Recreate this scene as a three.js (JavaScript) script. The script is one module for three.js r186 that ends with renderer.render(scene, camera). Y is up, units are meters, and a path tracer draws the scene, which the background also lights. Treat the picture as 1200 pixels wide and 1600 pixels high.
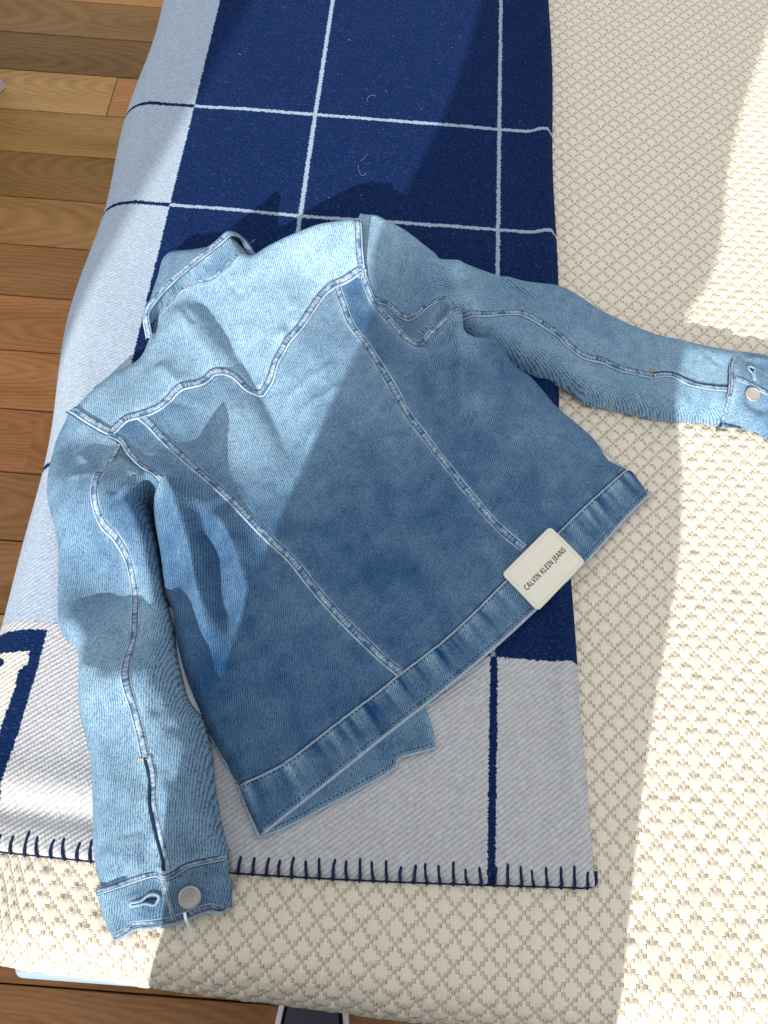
import * as THREE from 'three';
import { mergeGeometries } from 'three/addons/utils/BufferGeometryUtils.js';
import { RoundedBoxGeometry } from 'three/addons/geometries/RoundedBoxGeometry.js';
import { MarchingCubes } from 'three/addons/objects/MarchingCubes.js';

// ---------------------------------------------------------------- camera, light, exposure
const scene = new THREE.Scene();
const camera = new THREE.PerspectiveCamera(67.29, 0.75, 0.02, 60);
camera.position.set(0, 1.23, 0);
camera.rotation.order = 'YXZ';
camera.rotation.set(-66 * Math.PI / 180, 0, 4.4 * Math.PI / 180);
scene.add(camera);
const renderer = new THREE.WebGLRenderer({ antialias: true });
renderer.toneMapping = THREE.LinearToneMapping;
renderer.toneMappingExposure = 1.45;
renderer.shadowMap.enabled = true;
{ // soft room light, set brighter towards the window to bring out relief
  const w = 32, h = 16, d = new Float32Array(w * h * 4);
  for (let j = 0; j < h; j++) for (let i = 0; i < w; i++) {
    const up = j / (h - 1), el = (up - 0.5) * Math.PI, to = Math.sin((i / w - 0.5) * 2 * Math.PI - 0.25) * Math.cos(el), k = (0.60 + 0.19 * up) * (1 + 0.40 * to), o = (j * w + i) * 4;
    d[o] = k * 0.99; d[o + 1] = k; d[o + 2] = k * 1.02; d[o + 3] = 1;
  }
  const t = new THREE.DataTexture(d, w, h, THREE.RGBAFormat, THREE.FloatType);
  t.mapping = THREE.EquirectangularReflectionMapping; t.magFilter = THREE.LinearFilter; t.needsUpdate = true;
  scene.background = t; scene.environment = t;
}
const SUN_EL = 27 * Math.PI / 180, SUN_AZ = 12 * Math.PI / 180;
const sun = new THREE.DirectionalLight(new THREE.Color(1, 0.955, 0.89), 4.5);
sun.position.set(-Math.sin(SUN_AZ) * Math.cos(SUN_EL), Math.sin(SUN_EL), Math.cos(SUN_AZ) * Math.cos(SUN_EL)).multiplyScalar(5).add(new THREE.Vector3(0, 0.5, -0.5));
sun.target.position.set(0, 0.5, -0.5);
sun.castShadow = true; sun.shadow.mapSize.set(4096, 4096);
Object.assign(sun.shadow.camera, { left: -2, right: 2, top: 2, bottom: -2, near: 0.1, far: 12 });
scene.add(sun, sun.target);

// ---------------------------------------------------------------- helpers
let seed = 7;
const rnd = () => { seed = (seed * 1664525 + 1013904223) >>> 0; return seed / 4294967296; };
const clamp = (v, a = 0, b = 1) => Math.min(b, Math.max(a, v)), lerp = (a, b, t) => a + (b - a) * t;
const sm = (a, b, x) => { const t = clamp((x - a) / (b - a)); return t * t * (3 - 2 * t); };
const hash = (x, y, s = 0) => { let n = Math.imul(x | 0, 374761393) + Math.imul(y | 0, 668265263) + Math.imul(s | 0, 2147483629); n = Math.imul(n ^ (n >>> 13), 1274126177); return ((n ^ (n >>> 16)) >>> 0) / 4294967296; };
function noise(x, y, s = 0, px = 0, py = 0) { // value noise, periodic when px, py are given
  const xi = Math.floor(x), yi = Math.floor(y), fx = x - xi, fy = y - yi, u = fx * fx * (3 - 2 * fx), v = fy * fy * (3 - 2 * fy);
  const m = (a, p) => p ? ((a % p) + p) % p : a;
  const a = hash(m(xi, px), m(yi, py), s), b = hash(m(xi + 1, px), m(yi, py), s), c = hash(m(xi, px), m(yi + 1, py), s), d = hash(m(xi + 1, px), m(yi + 1, py), s);
  return lerp(lerp(a, b, u), lerp(c, d, u), v);
}
const fbm = (x, y, s = 0, n = 3) => { let a = 0, w = 0.5, t = 0; for (let i = 0; i < n; i++) { a += w * noise(x, y, s + i * 17); t += w; x *= 2.03; y *= 2.03; w *= 0.5; } return a / t; };
// a plan outline or line, in centimetres; '!' marks a corner; curves are smoothed
function path(str) {
  return str.trim().split(/\s+/).map((t) => { const c = t.endsWith('!'); const [x, z] = t.replace('!', '').split(',').map(Number); return { x: x / 100, z: z / 100, c }; });
}
function pts(str) { return str.trim().split(/\s+/).map((t) => { const [x, z, h] = t.split(',').map(Number); return [x / 100, z / 100, h / 100]; }); }
const rev = (p) => p.slice().reverse();
function smooth(p, step = 0.003, closed = false) {
  const n = p.length, out = [], at = (i) => closed ? p[(i + n) % n] : p[clamp(i, 0, n - 1)];
  const last = closed ? n : n - 1;
  for (let i = 0; i < last; i++) {
    const b = at(i), c = at(i + 1), a = b.c ? b : at(i - 1), d = c.c ? c : at(i + 2);
    const L = Math.hypot(c.x - b.x, c.z - b.z), k = Math.max(1, Math.round(L / step));
    const la = Math.max(1e-6, Math.hypot(b.x - a.x, b.z - a.z)), ld = Math.max(1e-6, Math.hypot(d.x - c.x, d.z - c.z));
    const t1 = { x: b.c || la < 1e-5 ? c.x - b.x : (c.x - a.x) * L / (L + la), z: b.c || la < 1e-5 ? c.z - b.z : (c.z - a.z) * L / (L + la) };
    const t2 = { x: c.c || ld < 1e-5 ? c.x - b.x : (d.x - b.x) * L / (L + ld), z: c.c || ld < 1e-5 ? c.z - b.z : (d.z - b.z) * L / (L + ld) };
    for (let j = 0; j < k; j++) {
      const t = j / k, t2_ = t * t, t3 = t2_ * t, h0 = 2 * t3 - 3 * t2_ + 1, h1 = t3 - 2 * t2_ + t, h2 = -2 * t3 + 3 * t2_, h3 = t3 - t2_;
      out.push({ x: h0 * b.x + h1 * t1.x + h2 * c.x + h3 * t2.x, z: h0 * b.z + h1 * t1.z + h2 * c.z + h3 * t2.z });
    }
  }
  if (!closed) out.push({ x: p[n - 1].x, z: p[n - 1].z });
  return out;
}
// distance to a polyline: { d, s: signed side, t: 0..1 along }
function toLine(p, x, z) {
  let best = 1e9, side = 1, along = 0;
  for (let i = 0; i < p.length - 1; i++) {
    const ax = p[i].x, az = p[i].z, bx = p[i + 1].x - ax, bz = p[i + 1].z - az, q = bx * bx + bz * bz || 1e-12;
    const t = clamp(((x - ax) * bx + (z - az) * bz) / q), dx = x - ax - bx * t, dz = z - az - bz * t, d = dx * dx + dz * dz;
    if (d < best) { best = d; side = bx * dz - bz * dx >= 0 ? 1 : -1; along = (i + t) / (p.length - 1); }
  }
  return { d: Math.sqrt(best), s: side, t: along };
}
function boxOf(p) { let a = 1e9, b = -1e9, c = 1e9, d = -1e9; for (const q of p) { a = Math.min(a, q.x); b = Math.max(b, q.x); c = Math.min(c, q.z); d = Math.max(d, q.z); } return [a, b, c, d]; }
// smooth height surface through measured points (multiquadric interpolation)
function surface(list, c = 0.025) {
  const n = list.length, A = [];
  for (let i = 0; i < n; i++) { A.push([]); for (let j = 0; j < n; j++) A[i].push(Math.sqrt((list[i][0] - list[j][0]) ** 2 + (list[i][1] - list[j][1]) ** 2 + c * c) + (i === j ? -0.002 : 0)); A[i].push(1, list[i][2]); }
  A.push([...Array(n).fill(1), 0, 0]);
  const N = n + 1;
  for (let i = 0; i < N; i++) {
    let p = i; for (let r = i + 1; r < N; r++) if (Math.abs(A[r][i]) > Math.abs(A[p][i])) p = r;
    [A[i], A[p]] = [A[p], A[i]];
    for (let r = 0; r < N; r++) if (r !== i) { const f = A[r][i] / A[i][i]; if (f) for (let k = i; k <= N; k++) A[r][k] -= f * A[i][k]; }
  }
  const w = A.map((r, i) => r[N] / r[i]);
  return (x, z) => { let s = w[n]; for (let i = 0; i < n; i++) s += w[i] * Math.sqrt((x - list[i][0]) ** 2 + (z - list[i][1]) ** 2 + c * c); return s; };
}
// folds: ridges (amp > 0) and valleys along a line; wl and wr are the widths on either side
function folds(list) {
  const f = list.map(([p, amp, wl, wr, e0 = 0.25, e1 = 0.25]) => { const q = smooth(p, 0.008); const b = boxOf(q), m = 3 * Math.max(wl, wr); return { q, amp, wl, wr, e0, e1, b: [b[0] - m, b[1] + m, b[2] - m, b[3] + m] }; });
  return (x, z) => {
    let h = 0;
    for (const k of f) {
      if (x < k.b[0] || x > k.b[1] || z < k.b[2] || z > k.b[3]) continue;
      const r = toLine(k.q, x, z), w = r.s > 0 ? k.wr : k.wl, u = r.d / w;
      h += k.amp * Math.exp(-Math.pow(u, 1.45)) * (k.e0 ? sm(0, k.e0, r.t + 0.0001) : 1) * (k.e1 ? sm(0, k.e1, 1 - r.t + 0.0001) : 1);
    }
    return h;
  };
}
const creases = (n, [x0, x1, z0, z1], ang, spread, s) => [...Array(n)].map((_, k) => {
  const h = (i) => hash(k, i, s), x = lerp(x0, x1, h(1)), z = lerp(z0, z1, h(2)), a = ang + spread * (h(3) - 0.5), L = 0.015 + 0.028 * h(4), b = a + 0.5 * (h(5) - 0.5), w = 0.003 + 0.004 * h(6);
  return [[{ x: x - Math.cos(a) * L, z: z - Math.sin(a) * L }, { x, z }, { x: x + Math.cos(b) * L, z: z + Math.sin(b) * L }], (h(7) > 0.45 ? 1 : -1) * (0.0008 + 0.0014 * h(8)), w, w * (0.5 + h(9)), 0.45, 0.45];
});
const round = (d, r) => { const q = clamp(d / r); return Math.sqrt(Math.max(0, 1 - (1 - q) * (1 - q))); };
// free edges: the cloth rolls down over radius r towards what lies under it
function edges(list) {
  const f = list.map(([p, r]) => { const q = smooth(p, 0.006), b = boxOf(q); return { q, r, b: [b[0] - r, b[1] + r, b[2] - r, b[3] + r] }; });
  return (x, z) => { let e = 1; for (const k of f) { if (x < k.b[0] || x > k.b[1] || z < k.b[2] || z > k.b[3]) continue; e = Math.min(e, round(toLine(k.q, x, z).d, k.r)); } return e; };
}
// a cloth panel: the plan outline filled with a fine grid lifted to height H(x, z); uv in metres with v along the twill
function panel(outline, H, { cell = 0.002, angle = 0, tint = null } = {}) {
  const poly = smooth(outline, 0.003, true), [x0, x1, z0, z1] = boxOf(poly);
  const nx = Math.ceil((x1 - x0) / cell) + 3, nz = Math.ceil((z1 - z0) / cell) + 3, ox = x0 - cell, oz = z0 - cell;
  const inside = new Uint8Array(nx * nz), near = new Float32Array(nx * nz).fill(1e9), cx = new Float32Array(nx * nz), cz = new Float32Array(nx * nz);
  const m = poly.length;
  for (let j = 0; j < nz; j++) {
    const z = oz + j * cell, xs = [];
    for (let i = 0; i < m; i++) { const a = poly[i], b = poly[(i + 1) % m]; if ((a.z > z) !== (b.z > z)) xs.push(a.x + (z - a.z) / (b.z - a.z) * (b.x - a.x)); }
    xs.sort((p, q) => p - q);
    for (let k = 0; k + 1 < xs.length; k += 2) for (let i = Math.max(0, Math.ceil((xs[k] - ox) / cell)); i < nx && ox + i * cell < xs[k + 1]; i++) inside[j * nx + i] = 1;
  }
  for (let s = 0; s < m; s++) {
    const a = poly[s], b = poly[(s + 1) % m], bx = b.x - a.x, bz = b.z - a.z, q = bx * bx + bz * bz || 1e-12;
    const i0 = Math.max(0, Math.floor((Math.min(a.x, b.x) - ox) / cell) - 2), i1 = Math.min(nx - 1, Math.ceil((Math.max(a.x, b.x) - ox) / cell) + 2);
    const j0 = Math.max(0, Math.floor((Math.min(a.z, b.z) - oz) / cell) - 2), j1 = Math.min(nz - 1, Math.ceil((Math.max(a.z, b.z) - oz) / cell) + 2);
    for (let j = j0; j <= j1; j++) for (let i = i0; i <= i1; i++) {
      const x = ox + i * cell, z = oz + j * cell, t = clamp(((x - a.x) * bx + (z - a.z) * bz) / q), px = a.x + bx * t, pz = a.z + bz * t, d = Math.hypot(x - px, z - pz), o = j * nx + i;
      if (d < near[o]) { near[o] = d; cx[o] = px; cz[o] = pz; }
    }
  }
  const id = new Int32Array(nx * nz).fill(-1), pos = [], uv = [], col = [], idx = [], ca = Math.cos(angle), sa = Math.sin(angle), c3 = new THREE.Color();
  const vert = (o, i, j) => {
    if (id[o] >= 0) return id[o];
    let x = ox + i * cell, z = oz + j * cell;
    if (!inside[o] || near[o] < 0.3 * cell) { x = cx[o]; z = cz[o]; }
    id[o] = pos.length / 3; pos.push(x, H(x, z), z); uv.push(x * ca + z * sa, -x * sa + z * ca);
    if (tint) { tint(x, z, c3); col.push(c3.r, c3.g, c3.b); }
    return id[o];
  };
  for (let j = 0; j < nz - 1; j++) for (let i = 0; i < nx - 1; i++) {
    const o = j * nx + i;
    if (!(inside[o] || inside[o + 1] || inside[o + nx] || inside[o + nx + 1])) continue;
    const a = vert(o, i, j), b = vert(o + 1, i + 1, j), c = vert(o + nx, i, j + 1), d = vert(o + nx + 1, i + 1, j + 1);
    idx.push(a, c, b, b, c, d);
  }
  const g = new THREE.BufferGeometry();
  g.setAttribute('position', new THREE.Float32BufferAttribute(pos, 3)); g.setAttribute('uv', new THREE.Float32BufferAttribute(uv, 2));
  if (tint) g.setAttribute('color', new THREE.Float32BufferAttribute(col, 3));
  g.setIndex(idx); g.computeVertexNormals();
  return g;
}
// a sewn strip that follows a line on the surface H: raised in the middle, uv across (0..1) and along (metres)
function strip(p, width, H, { lift = 0.0012, step = 0.002, taper = 0, drop = 0.0006, across = 6, shift = 0 } = {}) {
  const q = smooth(p, step), n = q.length, pos = [], uv = [], idx = [];
  let s = 0;
  for (let i = 0; i < n; i++) {
    const a = q[Math.max(0, i - 2)], b = q[Math.min(n - 1, i + 2)], L = Math.hypot(b.x - a.x, b.z - a.z) || 1, nx = -(b.z - a.z) / L, nz = (b.x - a.x) / L;
    if (i) s += Math.hypot(q[i].x - q[i - 1].x, q[i].z - q[i - 1].z);
    const w = width * (taper ? 1 : 1);
    for (let k = 0; k <= across; k++) {
      const u = k / across, o = (u - 0.5) * w + shift, x = q[i].x + nx * o, z = q[i].z + nz * o;
      const prof = k === 0 || k === across ? -drop : lift * (0.82 + 0.18 * Math.sin(Math.PI * u));
      pos.push(x, H(x, z) + prof + 0.0003 * (noise(s * 260, u * 4, 91) - 0.5), z); uv.push(u, s);
    }
    if (i) for (let k = 0; k < across; k++) { const a0 = (i - 1) * (across + 1) + k, b0 = a0 + across + 1; idx.push(a0, a0 + 1, b0, b0, a0 + 1, b0 + 1); }
  }
  const g = new THREE.BufferGeometry();
  g.setAttribute('position', new THREE.Float32BufferAttribute(pos, 3)); g.setAttribute('uv', new THREE.Float32BufferAttribute(uv, 2));
  g.setIndex(idx); g.computeVertexNormals();
  return g;
}
// a rolled cloth edge or thread lying along a line
function cord(p, r, H, { step = 0.003, sides = 7, lift = 0, flat = 1 } = {}) {
  const q = smooth(p, step), n = q.length, pos = [], uv = [], idx = []; let s = 0;
  for (let i = 0; i < n; i++) {
    const a = q[Math.max(0, i - 1)], b = q[Math.min(n - 1, i + 1)], L = Math.hypot(b.x - a.x, b.z - a.z) || 1, nx = -(b.z - a.z) / L, nz = (b.x - a.x) / L, y = H(q[i].x, q[i].z) + lift;
    if (i) s += Math.hypot(q[i].x - q[i - 1].x, q[i].z - q[i - 1].z);
    for (let k = 0; k <= sides; k++) { const t = k / sides * 2 * Math.PI, c = Math.cos(t) * r, e = Math.sin(t) * r * flat; pos.push(q[i].x + nx * c, y + e, q[i].z + nz * c); uv.push(k / sides, s); }
    if (i) for (let k = 0; k < sides; k++) { const a0 = (i - 1) * (sides + 1) + k, b0 = a0 + sides + 1; idx.push(a0, b0, a0 + 1, b0, b0 + 1, a0 + 1); }
  }
  const g = new THREE.BufferGeometry();
  g.setAttribute('position', new THREE.Float32BufferAttribute(pos, 3)); g.setAttribute('uv', new THREE.Float32BufferAttribute(uv, 2));
  g.setIndex(idx); g.computeVertexNormals();
  return g;
}
const names = {};
const numbered = (n) => { const k = names[n] = (names[n] ?? -1) + 1; return k ? `${n}_${String(k).padStart(3, '0')}` : n; };
function part(name, geometry, material, parent, label) {
  const m = new THREE.Mesh(geometry, material); m.name = name; m.castShadow = m.receiveShadow = true; parent.add(m);
  if (label) m.userData.label = label;
  return m;
}
function thing(name, label, category, group) {
  const o = new THREE.Group(); o.name = numbered(name); scene.add(o); o.userData = { label, category }; if (group) o.userData.group = group;
  return o;
}
function structure(name, label) { const o = new THREE.Group(); o.name = name; o.userData = { kind: 'structure', label }; scene.add(o); return o; }
function texture(w, h, fill, { srgb = true, repeat = true } = {}) {
  const d = new Uint8Array(w * h * 4), c = [0, 0, 0];
  const enc = (v) => srgb ? (v <= 0.0031308 ? v * 12.92 : 1.055 * Math.pow(v, 1 / 2.4) - 0.055) : v;
  for (let j = 0; j < h; j++) for (let i = 0; i < w; i++) { fill(i, j, c); const o = (j * w + i) * 4; for (let k = 0; k < 3; k++) d[o + k] = Math.round(255 * clamp(enc(c[k]))); d[o + 3] = 255; }
  const t = new THREE.DataTexture(d, w, h, THREE.RGBAFormat);
  if (srgb) t.colorSpace = THREE.SRGBColorSpace;
  t.magFilter = THREE.LinearFilter; t.minFilter = THREE.LinearMipmapLinearFilter; t.generateMipmaps = true;
  if (repeat) t.wrapS = t.wrapT = THREE.RepeatWrapping;
  t.needsUpdate = true; return t;
}
const std = (o) => new THREE.MeshPhysicalMaterial({ side: THREE.DoubleSide, roughness: 0.9, specularIntensity: 0.3, ...o });

// ---------------------------------------------------------------- measures of the place
const BED = 0.5;                  // top of the bedspread
const TOP = 0.509;                // top of the folded throw
const EDGE_X = -0.36, EDGE_R = 0.05;  // where the left side of the bed rolls over
const END_Z = 0.075, END_R = 0.042;   // where the foot of the bed rolls over

// ---------------------------------------------------------------- floor
{
  const floor = structure('floor', 'brown wooden strip floor beside the bed');
  const bt = new THREE.Mesh(new THREE.BoxGeometry(7, 0.05, 7), std({ color: 0x1c120b })); bt.position.set(0, -0.047, -1); bt.name = 'subfloor'; bt.receiveShadow = true; floor.add(bt);
  const grain = (s) => texture(1024, 256, (i, j, c) => {   // 1.2 m along, 0.127 m across
    const x = i / 1024 * 1.2, y = j / 256 * 0.127;
    const cx = 0.25 + s * 0.21, bow = (y - 0.06 + 0.03 * Math.sin(s * 5)) ;
    const warp = 0.02 * (fbm(x * 5, y * 26, s, 3) - 0.5);
    const ring = Math.sqrt((x - cx) * (x - cx) * 0.02 + (bow + warp) * (bow + warp));
    const r = 0.5 + 0.5 * Math.sin(ring * (620 + 80 * s) + 2.5 * fbm(x * 8, y * 30, s + 3));
    const fine = fbm(x * 60, y * 900, s + 9, 2), pores = noise(x * 90, y * 1600, s + 2) > 0.83 ? 1 : 0;
    const broad = fbm(x * 3, y * 22, s + 30, 2);
    const k = 0.62 + 0.36 * broad + 0.17 * (r - 0.5) + 0.30 * (fine - 0.5) - 0.07 * pores;
    c[0] = k; c[1] = k * (0.95 + 0.06 * broad); c[2] = k * (0.62 + 0.15 * broad);
  });
  const bump = texture(256, 128, (i, j, c) => { const v = fbm(i / 12, j * 1.7, 77, 2); c[0] = c[1] = c[2] = v; }, { srgb: false });
  const mats = [0, 1, 2, 3, 4].map((s) => grain(s));
  // one tone per strip, from the far end towards the foot of the bed
  const tones = [[0.30, 0.14, 0.075], [0.44, 0.255, 0.12], [0.46, 0.24, 0.12], [0.26, 0.105, 0.05], [0.47, 0.27, 0.14], [0.30, 0.165, 0.065], [0.42, 0.20, 0.09], [0.23, 0.125, 0.06], [0.20, 0.11, 0.055], [0.40, 0.225, 0.105], [0.35, 0.19, 0.085], [0.24, 0.125, 0.055], [0.33, 0.17, 0.08], [0.30, 0.14, 0.07], [0.36, 0.155, 0.075], [0.40, 0.17, 0.08], [0.36, 0.15, 0.075], [0.30, 0.14, 0.07]];
  const W = 0.1273;
  const cache = {};
  for (let k = -2; k < 22; k++) {
    const z1 = -1.7148 + k * W, z0 = z1 - W;
    const cuts = k === 2 ? [-1.9, -0.687, 0.4, 1.5] : k >= 14 && k < 17 ? [-1.6, -0.62 + (k - 14) * 0.9, 0.62 + (k - 14) * 0.5, 1.7] : [-2.2, -1.22 - 0.3 * hash(k, 1), 0.05 + 0.5 * hash(k, 2), 1.5];
    for (let i = 0; i < 3; i++) {
      const L = cuts[i + 1] - cuts[i] - 0.0012, tn = tones[(k + 2 + i * 5) % tones.length], tone = i === 0 ? tones[(k + 2) % tones.length] : k === 2 ? [0.42, 0.20, 0.10] : tn;
      const key = ((k + 7 + i * 3) % 5);
      const map = mats[key].clone(); map.needsUpdate = true; map.offset.set(hash(k, i, 5), 0);
      const m = std({ map: mats[key], color: new THREE.Color().setRGB(tone[0] * 1.15, tone[1] * 1.19, tone[2] * 1.25), roughness: 0.5, bumpMap: bump, bumpScale: 0.0003 });
      const g = new RoundedBoxGeometry(L, 0.02, W - 0.0020, 1, 0.0016);
      const p = g.attributes.position, u = []; const sx = hash(k, i, 6);
      for (let v = 0; v < p.count; v++) u.push(p.getX(v) / 1.2 + sx, p.getZ(v) / 0.127 + 0.5);
      g.setAttribute('uv', new THREE.Float32BufferAttribute(u, 2));
      const b = part(numbered('plank'), g, m, floor);
      b.position.set((cuts[i] + cuts[i + 1]) / 2, -0.01 + 0.0004 * (hash(k, i, 8) - 0.5), (z0 + z1) / 2);
    }
  }
}
// ---------------------------------------------------------------- the window wall behind the photographer: its sill and jamb bound the sunlight
{
  const wall = structure('window_wall', 'white wall below and beside the window');
  const m = std({ color: new THREE.Color().setRGB(0.75, 0.74, 0.72) });
  const box = (w, h, d, x, y, z, n) => { const b = part(n, new THREE.BoxGeometry(w, h, d), m, wall); b.position.set(x, y, z); };
  box(5, 0.66, 0.12, 1.0, 0.33, 1.36, 'sill_wall'); box(2.0, 2.5, 0.12, -1.785, 1.25, 1.36 + 0.001, 'jamb_wall');
}

// ---------------------------------------------------------------- bed frame and bedspread
const frameMat = std({ color: new THREE.Color().setRGB(0.27, 0.35, 0.46), roughness: 0.5 });
{
  const bed = thing('bed_frame', 'pale blue bed rail showing below the edge of the cream bedspread', 'bed frame');
  const mk = (w, h, d, x, y, z, n) => { const b = part(n, new RoundedBoxGeometry(w, h, d, 3, 0.012), frameMat, bed); b.position.set(x, y, z); };
  mk(1.62, 0.11, 0.03, 0.425, 0.145, 0.143, 'foot_rail'); mk(0.03, 0.11, 2.0, -0.372, 0.145, -0.86, 'side_rail'); mk(0.03, 0.11, 2.0, 1.22, 0.145, -0.86, 'side_rail');
  mk(0.05, 0.10, 0.05, -0.36, 0.05, 0.135, 'leg'); mk(0.05, 0.10, 0.05, 1.2, 0.05, 0.135, 'leg');
  const mt = part('mattress', new RoundedBoxGeometry(1.54, 0.28, 1.9, 4, 0.03), std({ color: 0xd9d4ca }), bed); mt.position.set(0.42, 0.345, -0.89);
}
const sideIn = (z) => 0.023 + 0.024 * Math.exp(-(((z + 0.36) / 0.2) ** 2)) + 0.004 * Math.sin(z * 21) + 0.012 * sm(-0.2, 0.0, z);
const PX_ = 0.0194, PZ_ = 0.0199;  // one repeat of the matelasse pattern: two staggered clusters
const clusterRelief = (x, z) => { // raised clusters of five, smooth sunken patches between
  let h = 0;
  for (const [dx, dz] of [[0, 0], [0.5, 0.5]]) {
    let a = x / PX_ - dx, b = z / PZ_ - dz; a -= Math.round(a); b -= Math.round(b);
    const u = a * PX_ / 0.0050, v = b * PZ_ / 0.0049; h += Math.exp(-Math.pow(u * u + v * v, 1.4));
  }
  return h;
};
{
  const N = 4, S = 1024;
  const pip = (i, j) => { // 0..1 pip mask and rib
    const x = i / S * N * PX_, z = j / S * N * PZ_;
    let m = 0, rib = 0, ly = 0;
    for (const [cx, cz] of [[0, 0], [0.5, 0.5]]) for (const [ax, az] of [[0, 0], [-0.0033, -0.0034], [0.0033, -0.0034], [-0.0033, 0.0034], [0.0033, 0.0034]]) {
      const gx = x / PX_ - cx, gz = z / PZ_ - cz, ci = Math.round(gx), cj = Math.round(gz);
      const jx = 0.0011 * (hash(((ci % N) + N) % N, ((cj % N) + N) % N, 3) - 0.5), jz = 0.0011 * (hash(((ci % N) + N) % N, ((cj % N) + N) % N, 4) - 0.5);
      const a = (gx - Math.round((gx * PX_ - ax) / PX_)) * PX_ - ax - jx - 0.0006 * ((z / PZ_ * 3) % 1 - 0.5) * 0, b = (gz - Math.round((gz * PZ_ - az) / PZ_)) * PZ_ - az - jz;
      const k = sm(0.0018, 0.0012, Math.abs(a)) * sm(0.0018, 0.0013, Math.abs(b));
      if (k > m) { m = k; rib = 0.5 + 0.5 * Math.cos(a / 0.00125 * 2 * Math.PI); ly = a / 0.0017; }
    }
    return [m, rib, ly];
  };
  const map = texture(S, S, (i, j, c) => {
    const [m, rib, ly] = pip(i, j), n = noise(i / 5, j / 5, 4, 0, 0), f = noise(i / 2, j / 2.5, 8), w = 0.93 + 0.07 * n + 0.05 * (f - 0.5);
    const k = Math.min(1, m * (0.03 + 0.22 * sm(0.5, 0.1, rib) + 0.95 * sm(0.45, 0.9, ly) + 0.3 * sm(-0.6, -0.95, ly)) * (0.55 + 0.9 * noise(i / 40, j / 40, 71)));  // dark pip edges, deepest at right, paint in shade between the raised threads
    c[0] = w * (1 - k * 0.72); c[1] = w * (1 - k * 0.94); c[2] = w * (1 - k * 1.2);
  });
  const bump = texture(S, S, (i, j, c) => { const [m, rib, ly] = pip(i, j); const v = 0.40 + m * (0.22 + 0.28 * rib * sm(1.0, 0.6, Math.abs(ly))) + 0.10 * (noise(i / 4, j / 26, 12, 0, 0) - 0.5) + 0.06 * noise(i / 2, j / 2, 15); c[0] = c[1] = c[2] = v; }, { srgb: false });
  const mat = std({ map, bumpMap: bump, bumpScale: 0.0019, color: new THREE.Color().setRGB(0.735, 0.675, 0.565), roughness: 0.95 });
  // grid in cloth coordinates (a across, b along); beyond the bed's edges the cloth rolls down and hangs
  const A = [], B = [];
  for (let a = EDGE_X - 0.40; a < 0.16; a += 0.008) A.push(a);
  for (let a = 0.16; a < 0.64; a += 0.0019) A.push(a);
  for (let a = 0.64; a < 1.22; a += 0.02) A.push(a);
  for (let b = -1.85; b < -1.3; b += 0.02) B.push(b);
  for (let b = -1.3; b < END_Z + 0.37; b += 0.0021) B.push(b);
  const roll = (t, r) => t <= 0 ? [t, 0] : t < r * Math.PI / 2 ? [r * Math.sin(t / r), r * (1 - Math.cos(t / r))] : [r, r + t - r * Math.PI / 2];
  const make = (A, B) => {
    const pos = [], uv = [], idx = [];
    for (const b of B) for (const a of A) {
      const fx = a < EDGE_X ? roll(EDGE_X - a, EDGE_R) : [0, 0], fz = b > END_Z ? roll(b - END_Z, END_R) : [0, 0];
      const under = a < 0.15 && b < -0.03;
      const wa = a + 0.007 * (fbm(a * 6, b * 6, 5) - 0.5) + 0.0012 * (noise(a * 45, b * 45, 15) - 0.5), wb = b + 0.007 * (fbm(a * 6, b * 6, 6) - 0.5) + 0.0012 * (noise(a * 45, b * 45, 16) - 0.5);
      let h = under ? -0.004 : 0.0019 * (0.5 - clusterRelief(wa, wb)) * (0.5 + 1.0 * noise(a * 75, b * 75, 2)) + 0.0011 * Math.abs(noise(a * 90, b * 130, 44) - 0.5) + 0.0008 * (noise(a * 60, b * 320, 43) - 0.5);
      h += under ? 0 : 0.0022 * (fbm(a * 16, b * 12, 40) - 0.5) + 0.0007 * (noise(a * 140, b * 110, 41) - 0.5);
      const ang = b > END_Z ? Math.min(Math.PI / 2, (b - END_Z) / END_R) : 0;
      const drop = fx[1] + fz[1];
      const hang = Math.max(0, drop - 0.06), wav = 0.006 * Math.sin(a * 23 + 1) * Math.min(1, hang * 6) + 0.003 * Math.sin(a * 61) * Math.min(1, hang * 6);
      pos.push((a < EDGE_X ? EDGE_X - fx[0] : a) + sideIn(b) * sm(EDGE_X + 0.1, EDGE_X, a), BED - drop + h * Math.cos(ang), (b > END_Z ? END_Z + fz[0] : b) + h * Math.sin(ang) + 0.012 * Math.sin(a * 4.2 + 0.6) * sm(-0.05, 0.1, b) + wav - hang * 0.03);
      uv.push(wa / (N * PX_), wb / (N * PZ_));
    }
    const n = A.length;
    for (let j = 0; j < B.length - 1; j++) for (let i = 0; i < n - 1; i++) { const o = j * n + i; idx.push(o, o + n, o + 1, o + 1, o + n, o + n + 1); }
    const g = new THREE.BufferGeometry();
    g.setAttribute('position', new THREE.Float32BufferAttribute(pos, 3)); g.setAttribute('uv', new THREE.Float32BufferAttribute(uv, 2)); g.setIndex(idx); g.computeVertexNormals();
    return g;
  };
  const spread = thing('bedspread', 'cream bedspread woven with small raised diamond clusters, covering the bed', 'bedspread');
  const A2 = []; for (let a = EDGE_X - 0.40; a < 0.1601; a += 0.0023) A2.push(a); A2[A2.length - 1] = A.find((a) => a >= 0.1599);
  const B2 = []; for (const b of B) if (b >= -0.03) B2.push(b);
  const B1 = []; for (let b = -1.85; b < -0.03; b += 0.02) B1.push(b); B1.push(B2[0]);
  const Ar = A.filter((a) => a >= 0.1599);
  const Al = A.filter((a) => a < 0.1599); Al.push(Ar[0]);
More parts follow.
